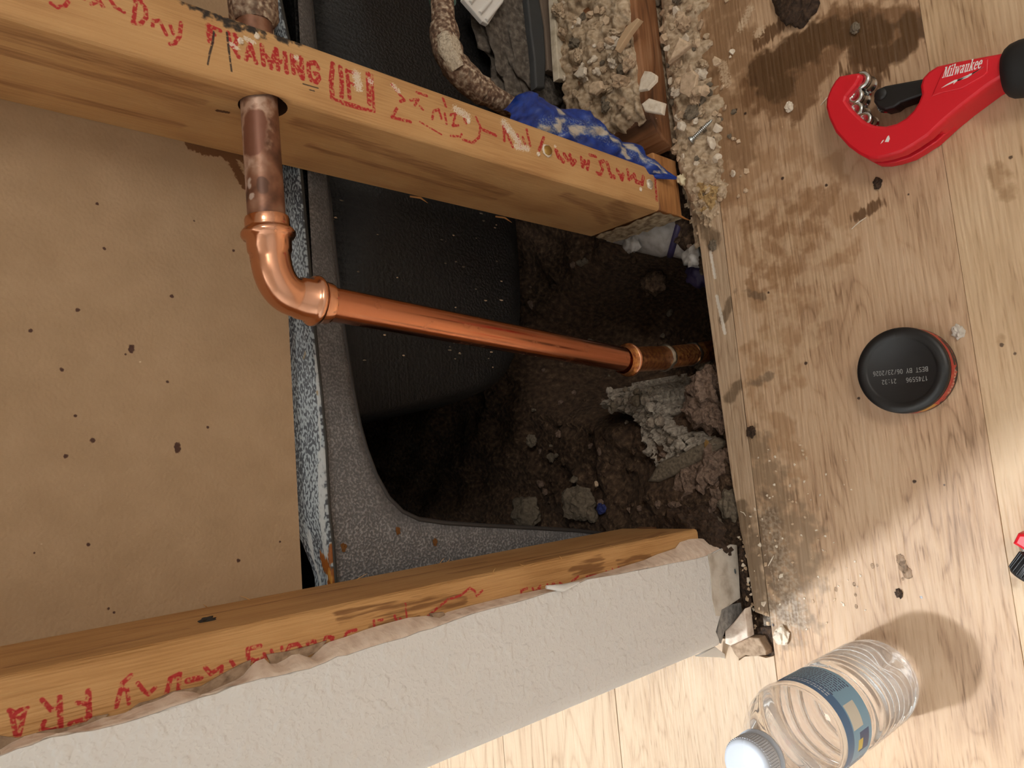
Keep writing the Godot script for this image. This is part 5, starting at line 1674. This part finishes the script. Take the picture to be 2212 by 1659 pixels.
	lay(bo, mask_of(bw, bh, [[120, 300, 190, 900, 190]]), noise_bytes(bw, bh, 653, 0.35, 2), c8(212, 196, 170), 372, 6, 0.8, 1.6)
	var bm := textured(picture(bo, bw, bh), 0.36)
	bm.cull_mode = BaseMaterial3D.CULL_DISABLED
	tag(obj("plastic_wrap", sheet(sp, mm, nn, uv).mesh(), bm), "crumpled blue plastic wrap dusted with plaster beside the lettered stud", "plastic wrap")
	# ---- strips behind the plate: board edge, metal channel, grey ledge
	var bs := obj("board_strip", prism(v2([0.5913, 0.0368, 0.5035, 0.0475, 0.4704, 0.0489, 0.443, 0.0504, 0.4107, 0.0518, 0.4147, 0.0358, 0.4557, 0.0294, 0.4834, 0.0287, 0.5123, 0.0255, 0.6002, 0.0181]), -0.108, -0.100, WALL, 0.001).mesh(), grain_mat([[0.0, c8(176, 162, 138)], [0.5, c8(214, 202, 180)], [1.0, c8(226, 216, 198)]], 661, 0.015, 8.0, 0.9))
	tag(bs, "cream strip of board edge behind the rubble heap", "board strip")
	var ms := obj("rubber_strip", prism(v2([0.5838, 0.0687, 0.4987, 0.0761, 0.4667, 0.0758, 0.4303, 0.074, 0.3981, 0.0759, 0.4027, 0.0613, 0.4365, 0.0555, 0.475, 0.0535, 0.5065, 0.0567, 0.5918, 0.0519]), -0.120, -0.112, WALL, 0.002).mesh(), mat(c8(62, 64, 66), 0.6))
	tag(ms, "dark grey rubber strip left of the cream board strip", "strip")
	var ts := obj("board_strip", prism(v2([0.5971, 0.0434, 0.5091, 0.053, 0.4775, 0.0497, 0.428, 0.0517, 0.4278, 0.0356, 0.4838, 0.0326, 0.5179, 0.0312, 0.6063, 0.0242]), -0.122, -0.114, WALL, 0.001).mesh(), mat(c8(122, 106, 92), 0.85))
	tag(ts, "taupe strip between the dark rubber and the cream strip", "board strip")
	var mound := obj("mortar_bed", lump(Vector3(0.14, 0.08, 0.013), 77, 0.22, 4, false, 2.0).mesh(), grain_mat([[0.0, c8(62, 56, 50)], [0.5, c8(98, 90, 82)], [1.0, c8(140, 132, 122)]], 671, 0.03, 8.0, 0.95, 7.0))
	mound.position = Vector3(0.505, 0.058, -0.134)
	tag(mound, "grey bed of rough mortar under the tub beside the strips", "mortar")
	# white ribbed plastic clip
	var clip := base("plastic_clip")
	tag(clip, "white ribbed plastic clip lying on the grey mortar bed", "clip")
	var cpoly := v2([0.4651, 0.1661, 0.477, 0.165, 0.5068, 0.12, 0.4905, 0.1067, 0.4503, 0.1349, 0.4505, 0.1425])
	obj("clip_body", prism(cpoly, -0.120, -0.115, WALL, 0.001).mesh(), M.white, clip)
	for q in [v2([0.4525, 0.1384, 0.4836, 0.1139]), v2([0.4575, 0.1464, 0.4791, 0.1292]), v2([0.4643, 0.1583, 0.4807, 0.1463])]:
		obj("rib", sweep([Vector3(q[0].x, q[0].y, -0.1145), Vector3(q[1].x, q[1].y, -0.1145)], [0.0022, 0.0022], 10).mesh(), M.white, clip)

# ---------------------------------------------------------------- red tubing cutter
func build_cutter() -> void:
	var t := base("tubing_cutter")
	tag(t, "large red tubing cutter with black grip lying on the planks", "tubing cutter")
	var top := v2([0.2838, 0.1686, 0.2878, 0.1723, 0.2904, 0.1765, 0.288, 0.1856, 0.2862, 0.1909, 0.2842, 0.1923, 0.2814, 0.1919, 0.2774, 0.1886, 0.271, 0.1799, 0.2683, 0.1788, 0.2606, 0.1818, 0.2532, 0.186, 0.2463, 0.1902, 0.2402, 0.1966, 0.2361, 0.2045, 0.235, 0.2126, 0.2366, 0.2195, 0.2401, 0.2253, 0.2444, 0.2292, 0.2498, 0.2321, 0.2561, 0.2321, 0.2613, 0.2345, 0.2644, 0.2391, 0.2658, 0.245, 0.2631, 0.2577, 0.2587, 0.275, 0.2549, 0.2894, 0.2402, 0.2867, 0.239, 0.282, 0.2374, 0.275, 0.23, 0.2568, 0.2243, 0.245, 0.217, 0.2326, 0.2137, 0.2224, 0.2116, 0.2141, 0.2118, 0.2039, 0.2131, 0.1957, 0.2157, 0.1889, 0.2221, 0.1825, 0.2311, 0.1756, 0.2463, 0.1674, 0.2595, 0.1638, 0.2698, 0.1626, 0.2765, 0.164])
	var cols := 0.0022
	obj("frame", prism(top, 0.019, 0.030, FLAT, cols, false, 1.0, false).mesh(), M.red, t)
	var hook := PackedVector2Array()
	for i in top.size():
		if i < 18 or i > 30: hook.append(top[i])
	obj("lower_plate", prism(hook, 0.001, 0.0105, FLAT, 0.001).mesh(), M.red, t)
	var body := v2([0.2317, 0.2222, 0.2401, 0.2253, 0.2444, 0.2292, 0.2498, 0.2321, 0.2561, 0.2321, 0.2613, 0.2345, 0.2644, 0.2391, 0.2658, 0.245, 0.2631, 0.2577, 0.2587, 0.275, 0.2549, 0.2894, 0.2402, 0.2867, 0.239, 0.282, 0.2374, 0.275, 0.23, 0.2568, 0.2243, 0.245, 0.221, 0.2389, 0.2227, 0.2321])
	obj("body", prism(body, 0.001, 0.0195, FLAT, 0.0).mesh(), M.red, t)
	obj("web", prism(v2([0.271, 0.1673, 0.2494, 0.1705, 0.2302, 0.1807, 0.2183, 0.1922, 0.2157, 0.2031, 0.2175, 0.2129, 0.2224, 0.2193, 0.231, 0.212, 0.2325, 0.204, 0.2371, 0.1947, 0.2445, 0.187, 0.2551, 0.1789, 0.2637, 0.1755, 0.2693, 0.1748, 0.2746, 0.1701]), 0.010, 0.0192, FLAT).mesh(), M.black, t)
	var pad := v2([0.2594, 0.2476, 0.2616, 0.2514, 0.2555, 0.277, 0.2466, 0.2755, 0.2446, 0.2731, 0.2416, 0.2584, 0.2441, 0.2446, 0.244, 0.2382])
	obj("raised_pad", prism(pad, 0.0295, 0.0308, FLAT, 0.0009).mesh(), M.red, t)
	# grip
	var ga := Vector3(0.2445, 0.016, 0.2855); var gb := Vector3(0.2397, 0.016, 0.3233)
	var gd := (gb - ga); gd.y = 0
	var ln := gd.length()
	gd /= ln
	var gp := []
	var gr := []
	for q in [[-0.003, 0.0135], [-0.001, 0.0165], [0.002, 0.0185], [0.007, 0.0195], [0.02, 0.0192], [0.035, 0.0185], [0.05, 0.0192], [0.07, 0.0195], [0.085, 0.0185], [0.093, 0.015], [0.096, 0.006]]:
		gp.append(Vector3(ga.x, 0.0196, ga.z) + gd * q[0]); gr.append(q[1])
	obj("grip", sweep(gp, gr, 32).mesh(), M.rubber, t)
	# rollers between the plates
	for q in [[Vector3(0.2824, 0.0245, 0.19), 0.0072], [Vector3(0.2716, 0.0245, 0.1838), 0.0068], [Vector3(0.2607, 0.0245, 0.1827), 0.0064], [Vector3(0.2501, 0.0245, 0.1884), 0.006]]:
		var r: float = q[1]
		var s := lathe(v2([0, 0, r * 0.82, 0, r, 0.0012, r, 0.0030, r * 0.86, 0.0034, r * 0.86, 0.0145, r, 0.0149, r, 0.0167, r * 0.82, 0.0180, r * 0.45, 0.0180, r * 0.4, 0.0172, 0, 0.0172]), 28)
		obj("roller", s.mesh(), M.steel, t, Vector3(q[0].x, 0.0065, q[0].z))
	# slide arm with the wheel
	var arm := v2([0.2707, 0.1998, 0.2708, 0.2062, 0.2636, 0.2351, 0.2516, 0.2335, 0.2523, 0.2148, 0.2507, 0.2105, 0.2517, 0.2036, 0.2562, 0.1985, 0.2621, 0.1963, 0.2679, 0.1974])
	obj("slide_arm", prism(arm, 0.009, 0.022, FLAT, 0.0018).mesh(), M.black, t)
	var pv := Vector3(0.2652, 0.022, 0.2023)
	obj("pivot_pin", lathe(v2([0, 0.0006, 0.0042, 0.0006, 0.0048, 0.0, 0.0048, -0.002, 0, -0.002]), 24).mesh(), M.black, t, Vector3(pv.x, 0.0222, pv.z))
	var wh := Vector3(0.2596, 0.015, 0.2038)
	obj("cutting_wheel", lathe(v2([0, 0.0014, 0.006, 0.0012, 0.0078, 0.0, 0.006, -0.0012, 0, -0.0014]), 28).mesh(), M.steel, t, Vector3(wh.x, 0.0145, wh.z))
	# lettering and the bolt under it
	var la := Vector3(0.2563, 0.0308, 0.2483); var lb := Vector3(0.2524, 0.0308, 0.2724)
	var up := Vector3(0.2509, 0.0308, 0.2461); var up2 := Vector3(0.26, 0.0308, 0.2488)
	var ex := (lb - la); ex.y = 0
	var ey := (up2 - up); ey.y = 0
	var font := SystemFont.new()
	font.font_names = PackedStringArray(["Droid Serif"])
	font.font_weight = 700
	font.font_italic = true
	var tm := TextMesh.new()
	tm.text = "Milwaukee"
	tm.font = font
	tm.font_size = 64
	tm.pixel_size = 0.001
	tm.depth = 0.012
	tm.curve_step = 1.0
	var lo := obj("lettering", tm, M.white, t)
	var aab := tm.get_aabb()
	var bx := ex / aab.size.x
	var by := ey.normalized() * (0.0082 / aab.size.y)
	by += ex.normalized() * 0.0012 / aab.size.y
	lo.transform = Transform3D(Basis(bx, by, Vector3(0, 0.012, 0)), Vector3.ZERO)
	var mid := (la + lb) * 0.5
	lo.position = Vector3(mid.x, 0.0309, mid.z) + ey.normalized() * 0.0022 - lo.transform.basis * aab.get_center()
	lo.position.y = 0.0309
	var bolt := v2([0.2477, 0.2458, 0.2489, 0.2499, 0.2497, 0.2549, 0.2493, 0.2568, 0.2481, 0.2562, 0.2487, 0.2635, 0.2499, 0.2641, 0.2496, 0.2662, 0.2486, 0.2653, 0.2508, 0.2732, 0.2483, 0.2644, 0.2478, 0.263, 0.2488, 0.2635, 0.2481, 0.2559, 0.247, 0.2536, 0.2483, 0.2544])
	obj("bolt_mark", prism(bolt, 0.0308, 0.0311, FLAT).mesh(), M.white, t)
	for q in [v2([0.2238, 0.2028, 0.2273, 0.2053, 0.2277, 0.2064, 0.2249, 0.2067, 0.2227, 0.2054]), v2([0.2235, 0.1996, 0.2255, 0.2013, 0.2257, 0.2027, 0.2241, 0.2011])]:
		obj("paint_scuff", prism(q, 0.0299, 0.0302, FLAT).mesh(), M.white, t)
	# ---- a smaller cutter at the edge of the photo
	var m := base("tubing_cutter")
	tag(m, "small red tubing cutter with black ribbed knob, right of the water bottle", "tubing cutter")
	var kc := Vector3(-0.0988, 0.01, 0.2482)
	kc.y = 0.0105
	var kd := Vector3(-0.60, 0, 0.80).normalized()
	var kx := []
	var kr := []
	for q in [[-0.009, 0.004], [-0.0085, 0.0088], [-0.007, 0.0100], [0.007, 0.0100], [0.0085, 0.0088], [0.009, 0.004]]:
		kx.append(kc + Vector3(0.80, 0, 0.60) * q[0]); kr.append(q[1])
	var knob := obj("knob", sweep(kx, kr, 28).mesh(), M.black, m)
	for i in 20:
		var an := TAU * i / 20
		var dir := Vector3(-0.60, 0, 0.80) * cos(an) + Vector3.UP * sin(an)
		obj("knob_rib", sweep([kc + dir * 0.0100 - Vector3(0.80, 0, 0.60) * 0.0066, kc + dir * 0.0100 + Vector3(0.80, 0, 0.60) * 0.0066], [0.0008, 0.0008], 5).mesh(), M.black, knob)
	var bc := kc + Vector3(0.80, 0, 0.60) * 0.009 + Vector3(0.004, 0, -0.010)
	obj("stem", sweep([kc, bc + Vector3(0.80, 0, 0.60) * 0.006], [0.004, 0.004], 16).mesh(), M.steel, m)
	var mb := PackedVector2Array()
	for q in [[0.004, -0.009], [0.004, 0.010], [0.012, 0.015], [0.03, 0.016], [0.045, 0.012], [0.05, 0.004], [0.044, -0.006], [0.034, -0.009], [0.034, -0.004], [0.022, 0.003], [0.016, -0.004], [0.012, -0.010]]:
		var p: Vector3 = bc + Vector3(0.80, 0, 0.60) * q[0] + kd * (q[1] + 0.004)
		mb.append(Vector2(p.x, p.z))
	obj("body", prism(mb, 0.002, 0.019, FLAT, 0.002, true).mesh(), M.red, m)

# ---------------------------------------------------------------- round tin
func build_tin() -> void:
	var at := Vector3(0.0487, 0, 0.1875)
	var t := base("round_tin", at)
	tag(t, "flat round tin with black bottom up and red label round its side", "tin")
	obj("body", lathe(v2([0, 0.0002, 0.0322, 0.0002, 0.0330, 0.0010, 0.0330, 0.0190, 0.0322, 0.0196, 0, 0.0196]), 64).mesh(), M.black, t)
	obj("base_plate", lathe(v2([0, 0.0212, 0.0242, 0.0212, 0.0252, 0.0216, 0.0262, 0.0222, 0.0296, 0.0222, 0.0322, 0.0214, 0.0330, 0.0202, 0.0332, 0.0175, 0.0328, 0.0170, 0, 0.0170]), 72).mesh(), mat(c8(26, 26, 27), 0.42), t)
	var w := 1024
	var h := 64
	var o := PackedByteArray()
	o.resize(w * h * 3)
	var n := noise_bytes(w, h, 701, 0.04, 3)
	for y in h:
		for x in w:
			var k := (y * w + x) * 3
			var c := c8(176, 38, 34)
			if n[y * w + x] > 150: c = c8(196, 82, 58)
			if y > 46 + (n[y * w + x] - 128) * 0.15: c = c8(30, 26, 24)
			if x > 420 and x < 480 and y < 40: c = c8(206, 158, 60)
			if x > 150 and x < 260 and y > 24 and y < 44: c = c8(38, 28, 26)
			if x > 270 and x < 372 and y > 30 and y < 46 and (x % 12) < 8 and (y + x / 3) % 5 > 1: c = c8(214, 196, 178)
			o[k] = int(c.r * 255); o[k + 1] = int(c.g * 255); o[k + 2] = int(c.b * 255)
	var lab := textured(picture(o, w, h), 0.4)
	var s := Soup.new()
	for k in 72:
		var a := TAU * k / 72
		var b := TAU * (k + 1) / 72
		var p := Vector3(cos(a), 0, sin(a)) * 0.0333
		var q := Vector3(cos(b), 0, sin(b)) * 0.0333
		var u := Vector3(0, 0.0168, 0)
		var d := Vector3(0, 0.0014, 0)
		s.quad(p + d, q + d, q + u, p + u, Vector2(k / 72.0, 1), Vector2((k + 1) / 72.0, 1), Vector2((k + 1) / 72.0, 0), Vector2(k / 72.0, 0))
	obj("side_label", s.outward().mesh(), lab, t)
	var mono := SystemFont.new()
	mono.font_names = PackedStringArray(["Droid Sans Mono"])
	var grey := mat(c8(150, 150, 148), 0.6)
	# stamped date, read from the wall side
	for q in [["BEST BY 06/23/2026", Vector3(0.0468, 0.0216, 0.2063), Vector3(0.0489, 0.0216, 0.1671)], ["1745596   21:32", Vector3(0.04, 0.0216, 0.205), Vector3(0.0415, 0.0216, 0.1727)]]:
		var tm := TextMesh.new()
		tm.text = q[0]
		tm.font = mono
		tm.font_size = 48
		tm.pixel_size = 0.001
		tm.depth = 0.01
		tm.curve_step = 2.0
		var e: MeshInstance3D = obj("stamped_date", tm, grey, t)
		var a: Vector3 = q[1]; var b: Vector3 = q[2]
		var ex := b - a
		ex.y = 0
		var ab := tm.get_aabb()
		var right := ex / ab.size.x
		var upv := Vector3(ex.z, 0, -ex.x).normalized() * (0.0037 / ab.size.y)
		e.transform = Transform3D(Basis(right, upv, Vector3(0, 0.01, 0)), Vector3.ZERO)
		var mid := (a + b) * 0.5
		e.position = Vector3(mid.x, 0.02122, mid.z) - at - e.transform.basis * ab.get_center()
		e.position.y = 0.0213

# ---------------------------------------------------------------- water bottle
func bottle_r(y: float) -> float:
	if y < 0.084:
		return 0.0316 + 0.0015 * sin(y / 0.0088 * TAU) * smoothstep(0.010, 0.018, y)
	if y < 0.100:
		return lerpf(0.0312, 0.0326, smoothstep(0.090, 0.100, y)) - 0.0036 * sin((y - 0.084) / 0.016 * PI)
	if y < 0.144: return 0.0327
	if y < 0.188:
		var t := (y - 0.144) / 0.044
		return lerpf(0.0327, 0.0135, pow(t, 1.7)) + 0.0006 * sin(t * 26.0) * (1.0 - t)
	return 0.0125

func build_bottle() -> void:
	var at := Vector3(-0.1913, 0, 0.1322)
	var t := base("water_bottle", at)
	tag(t, "clear plastic water bottle with white cap and blue label standing on the planks", "bottle")
	var pr := PackedVector2Array([Vector2(0, 0.006), Vector2(0.010, 0.005), Vector2(0.020, 0.0012), Vector2(0.0245, 0.0003), Vector2(0.0285, 0.002), Vector2(0.0308, 0.0065)])
	var y := 0.009
	while y < 0.193:
		pr.append(Vector2(bottle_r(y), y)); y += 0.0011
	pr.append(Vector2(0.0125, 0.1945)); pr.append(Vector2(0, 0.1945))
	var pet := mat(Color(0.97, 0.98, 1.0, 0.06), 0.04)
	pet.transparency = BaseMaterial3D.TRANSPARENCY_ALPHA
	obj("bottle_body", twist(lathe(pr, 72)).mesh(), pet, t)
	var wp := PackedVector2Array([Vector2(0, 0.0072), Vector2(0.010, 0.0062), Vector2(0.020, 0.0024), Vector2(0.0245, 0.0016), Vector2(0.0277, 0.003), Vector2(0.0300, 0.007)])
	y = 0.009
	while y < 0.150:
		wp.append(Vector2(bottle_r(y) - 0.0007, y)); y += 0.0011
	wp.append(Vector2(0, 0.150))
	var water := mat(Color(1, 1, 1, 0.0), 0.0)
	water.refraction_enabled = true
	water.refraction_scale = 0.033
	obj("water", twist(lathe(wp, 72)).mesh(), water, t)
	var capm := mat(c8(190, 196, 206), 0.45)
	var cap := obj("cap", lathe(v2([0, 0.1958, 0.0136, 0.1958, 0.0152, 0.1962, 0.0154, 0.1985, 0.0154, 0.2085, 0.0146, 0.2102, 0.0128, 0.2110, 0, 0.2112]), 48).mesh(), capm, t)
	for k in 60:
		var a := TAU * k / 60
		var d := Vector3(cos(a), 0, sin(a)) * 0.0154
		obj("cap_rib", box(Vector3(-0.00035, 0.1985, -0.0004), Vector3(0.00035, 0.2080, 0.0004)).mesh(), capm, cap, d)
	obj("neck_ring", lathe(v2([0.0126, 0.1925, 0.0165, 0.1928, 0.0165, 0.1942, 0.0126, 0.1946]), 48).mesh(), capm, t)
	# label band with rows of small print
	var w := 1024
	var h := 160
	var o := PackedByteArray()
	o.resize(w * h * 3)
	var g := RandomNumberGenerator.new()
	g.seed = 55
	for i in w * h:
		o[i * 3] = 122; o[i * 3 + 1] = 172; o[i * 3 + 2] = 206
	var im := Image.create_from_data(w, h, false, Image.FORMAT_RGB8, o)
	im.fill_rect(Rect2i(0, 118, w, 42), c8(58, 112, 164))
	for b in [[20, 250], [560, 700], [730, 960]]:
		for r in 11:
			var x: int = b[0]
			var yy := 16 + r * 12
			while x < b[1] - 14:
				var l := g.randi_range(5, 22)
				im.fill_rect(Rect2i(x, yy, mini(l, b[1] - x), 5), c8(26, 48, 104) if yy < 116 else c8(206, 220, 234))
				x += l + 4
	im.fill_rect(Rect2i(300, 50, 110, 62), c8(214, 214, 206))
	im.fill_rect(Rect2i(430, 20, 90, 60), c8(34, 74, 128))
	im.fill_rect(Rect2i(460, 60, 50, 30), c8(214, 196, 96))
	var lm := mat(Color.WHITE, 0.35)
	lm.albedo_texture = ImageTexture.create_from_image(im)
	lm.cull_mode = BaseMaterial3D.CULL_DISABLED
	obj("label", lathe(v2([0.0330, 0.1045, 0.0330, 0.1425]), 72, -0.35, 4.2).mesh(), lm, t)

func twist(s: Soup) -> Soup:
	# moulded ridges run round a little askew
	for i in s.v.size():
		var p := s.v[i]
		if p.y > 0.012 and p.y < 0.094:
			var a := atan2(p.z, p.x)
			var k := smoothstep(0.012, 0.03, p.y) * (1.0 - smoothstep(0.07, 0.094, p.y))
			s.v[i].y += 0.0035 * sin(a * 2.0 + 1.0) * k
			# a squeezed-in dent low on the side
			var da := wrapf(a - 0.75, -PI, PI)
			var dent := 0.0065 * exp(-da * da / 0.07 - pow((p.y - 0.034) / 0.012, 2.0))
			var q := Vector2(p.x, p.z)
			if q.length() > 0.02:
				q -= q.normalized() * dent
				s.v[i].x = q.x; s.v[i].z = q.y
	return s

# ---------------------------------------------------------------- small things
func build_small_things() -> void:
	# self-drilling screw
	var t := base("screw")
	tag(t, "zinc self-drilling screw lying on the rubble at the plank edge", "screw")
	var a := Vector3(0.3012, 0.012, 0.028); var b := Vector3(0.3122, 0.01, 0.0504)
	var d := (b - a).normalized()
	var p := []
	var r := []
	var L := (b - a).length()
	var n := 60
	for i in n + 1:
		var f := float(i) / n
		p.append(a + d * L * f)
		var rr := 0.0016 + (0.0005 if i % 4 < 2 else 0.0)
		if f > 0.80: rr = 0.0013
		if f > 0.93: rr = 0.0013 * (1.0 - (f - 0.93) / 0.075)
		r.append(maxf(rr, 0.0002))
	obj("shank", sweep(p, r, 12).mesh(), M.zinc, t)
	obj("head", sweep([a - d * 0.0026, a - d * 0.0022, a - d * 0.001, a + d * 0.0018], [0.0030, 0.0042, 0.0040, 0.0016], 18).mesh(), M.zinc, t)
	# broken gypsum at the foot of the wall corner
	var g1 := obj("gypsum_block", prism(v2([-0.1661, 0.0015, -0.1571, 0.0119, -0.1501, 0.0183, -0.1441, 0.0245, -0.1692, 0.0247, -0.1752, 0.0131, -0.1788, 0.0053, -0.1775, 0]), 0.001, 0.012, FLAT, 0.001).mesh(), M.gypsum)
	tag(g1, "pale broken gypsum block wedged at the foot of the drywall corner", "gypsum")
	var g2 := obj("gypsum_block", prism(v2([-0.181, 0.0015, -0.1708, 0.022, -0.1705, 0.0317, -0.1807, 0.0373, -0.1847, 0.0368, -0.1876, 0.0224, -0.1873, 0.0153, -0.1917, 0.0093, -0.1878, 0.0052]), -0.008, 0.006, FLAT, 0.001).mesh(), M.paper_tan)
	tag(g2, "tan paper-covered gypsum piece lying in the broken notch of the floor", "gypsum")
	var g3 := obj("plaster_flake", lump(Vector3(0.0075, 0.005, 0.0065), 812, 0.4, 2).mesh(), M.chip_white)
	g3.position = Vector3(-0.1663, 0.003, 0.0524)
	tag(g3, "white plaster crumb lit on the planks beside the floor notch", "plaster flake", "plaster flakes in the rubble")
	var adh := obj("glue_patch", prism(v2([-0.0901, 0.0158, -0.0916, 0.0212, -0.1388, 0.0222, -0.1649, 0.0187, -0.1621, 0.0386, -0.1688, 0.0429, -0.1877, 0.0412, -0.1918, 0.0205, -0.1799, 0.0131, -0.1475, 0.0137, -0.115, 0.0106]), -0.0085, -0.0055, FLAT, 0.001).mesh(), M.dark_glue)
	tag(adh, "dark brown glue bed showing in the gap along the drywall foot", "glue")
	for k in 40:
		var f := k / 39.0
		var o := obj("plaster_chip", flake(rng.randf_range(0.0012, 0.0034), 0.0015, 830 + k % 9, 5).mesh(), [M.chip, M.chip_white, M.chip_b][k % 3])
		o.position = Vector3(lerpf(-0.08, -0.165, f), -0.005 if k % 4 else 0.0, rng.randf_range(0.016, 0.027) if k % 4 else rng.randf_range(0.03, 0.06))
		o.rotation = Vector3(rng.randf_range(-0.4, 0.4), rng.randf() * TAU, rng.randf_range(-0.4, 0.4))
		tag(o, "small plaster crumb in the gap along the drywall foot", "plaster chip", "crumbs along the drywall foot")
	for k in 70:
		var o := obj("plaster_chip", flake(rng.randf_range(0.0006, 0.0017), 0.0007, 840 + k % 9, 5).mesh(), [M.chip_white, M.chip_white, M.chip][k % 3])
		o.position = Vector3(rng.randf_range(-0.16, 0.0), 0.0002, rng.randf_range(0.032, 0.13))
		o.rotation.y = rng.randf() * TAU
		tag(o, "tiny white crumb on the dusty planks near the drywall corner", "plaster chip", "crumbs on the planks")
	# single bits on the planks
	var bits := [[Vector3(0.0728, 0, 0.2244), 0.0052, M.tape, "paper_wad", "small wad of pale paper on the planks beside the tin", "paper"],
		[Vector3(0.2038, 0, 0.1835), 0.0042, M.dark_glue, "glue_crumb", "dark brown crumb on the planks below the cutter", "crumb"],
		[Vector3(0.0144, 0, 0.0462), 0.0050, M.dark_glue, "glue_crumb", "brown crumb sitting on the plank joint", "crumb"],
		[Vector3(-0.1241, 0, 0.1555), 0.0034, M.dark_glue, "glue_crumb", "dark crumb on the lit planks above the water bottle", "crumb"],
		[Vector3(0.1959, 0, 0.0293), 0.0052, M.stone, "stone", "grey leaf-shaped chip at the top end of the plank joint", "stone"],
		[Vector3(0.3375, 0.001, 0.1842), 0.0046, M.stone, "stone", "grey chip in the dark wet stain", "stone"],
		[Vector3(0.2964, 0, 0.1207), 0.0046, M.chip_white, "paper_curl", "white paper curl left of the cutter jaws", "paper"],
		[Vector3(-0.1623, 0, -0.0714), 0.001, M.chip_white, "crumb", "white speck", "crumb"]]
	for k in bits.size() - 1:
		var q: Array = bits[k]
		var o := obj(q[3], lump(Vector3(q[1], q[1] * 0.45, q[1] * 0.8), 860 + k, 0.45, 2).mesh(), q[2])
		o.position = q[0] + Vector3(0, q[1] * 0.25, 0)
		tag(o, q[4], q[5])
	# drops of water on the planks
	var wat := mat(Color(1, 1, 1, 0.0), 0.0)
	wat.refraction_enabled = true
	wat.refraction_scale = 0.033
	var pools := [Vector3(-0.1034, 0, 0.1614), Vector3(-0.0981, 0, 0.1601), Vector3(-0.108, 0, 0.1635), Vector3(-0.1189, 0, 0.1209), Vector3(-0.1275, 0, 0.1208), Vector3(-0.1369, 0, 0.1203), Vector3(-0.1033, 0, 0.1378), Vector3(-0.1125, 0, 0.1595), Vector3(-0.124, 0, 0.1052), Vector3(-0.1028, 0, 0.1415)]
	for k in pools.size():
		var sz := 0.0046 if k < 3 else rng.randf_range(0.0010, 0.0022)
		var o := obj("water_drop", lump(Vector3(sz, sz * 0.22, sz * 0.7), 880 + k, 0.25, 3, false).mesh(), wat)
		o.position = pools[k] + Vector3(0, 0.0002, 0)
		tag(o, "drop of water on the planks above the bottle", "water drop", "water drops on the planks")
	# dark rounded clump of mud at the top edge
	var mud := obj("mud_clump", lump(Vector3(0.03, 0.008, 0.02), 890, 0.25, 3, false).mesh(), M.dark_glue)
	mud.position = Vector3(0.3946, 0.003, 0.1422)
	tag(mud, "wet brown clump at the top edge above the stain", "mud")
	# moth-grey chip stuck on the drywall stud, threads of torn paper
	var fleck := obj("wood_fleck", lump(Vector3(0.0015, 0.0045, 0.0014), 895, 0.4, 2).mesh(), mat(c8(48, 42, 38), 0.7))
	fleck.position = Vector3(BX1 + 0.0008, Vector3(-0.0666, 0.4662, -0.03).y, -0.035)
	tag(fleck, "dark fleck stuck on the side of the drywall stud", "fleck")
	for q in [[Vector3(-0.1068, 0, 0.0465), Vector3(-0.0976, 0, 0.0531)], [Vector3(-0.0582, 0, 0.0252), Vector3(-0.0625, 0, 0.0303)], [Vector3(0.2864, 0, 0.1475), Vector3(0.2916, 0, 0.1574)], [Vector3(0.1728, 0, 0.1585), Vector3(0.1788, 0, 0.1713)]]:
		var o := obj("fibre", sweep([q[0] + Vector3(0, 0.0006, 0), (q[0] + q[1]) * 0.5 + Vector3(0.001, 0.0012, 0.001), q[1] + Vector3(0, 0.0006, 0)], [0.0004, 0.0006, 0.0003], 6).mesh(), M.chip_white)
		tag(o, "pale wood fibre lying on the planks", "fibre", "fibres on the planks")
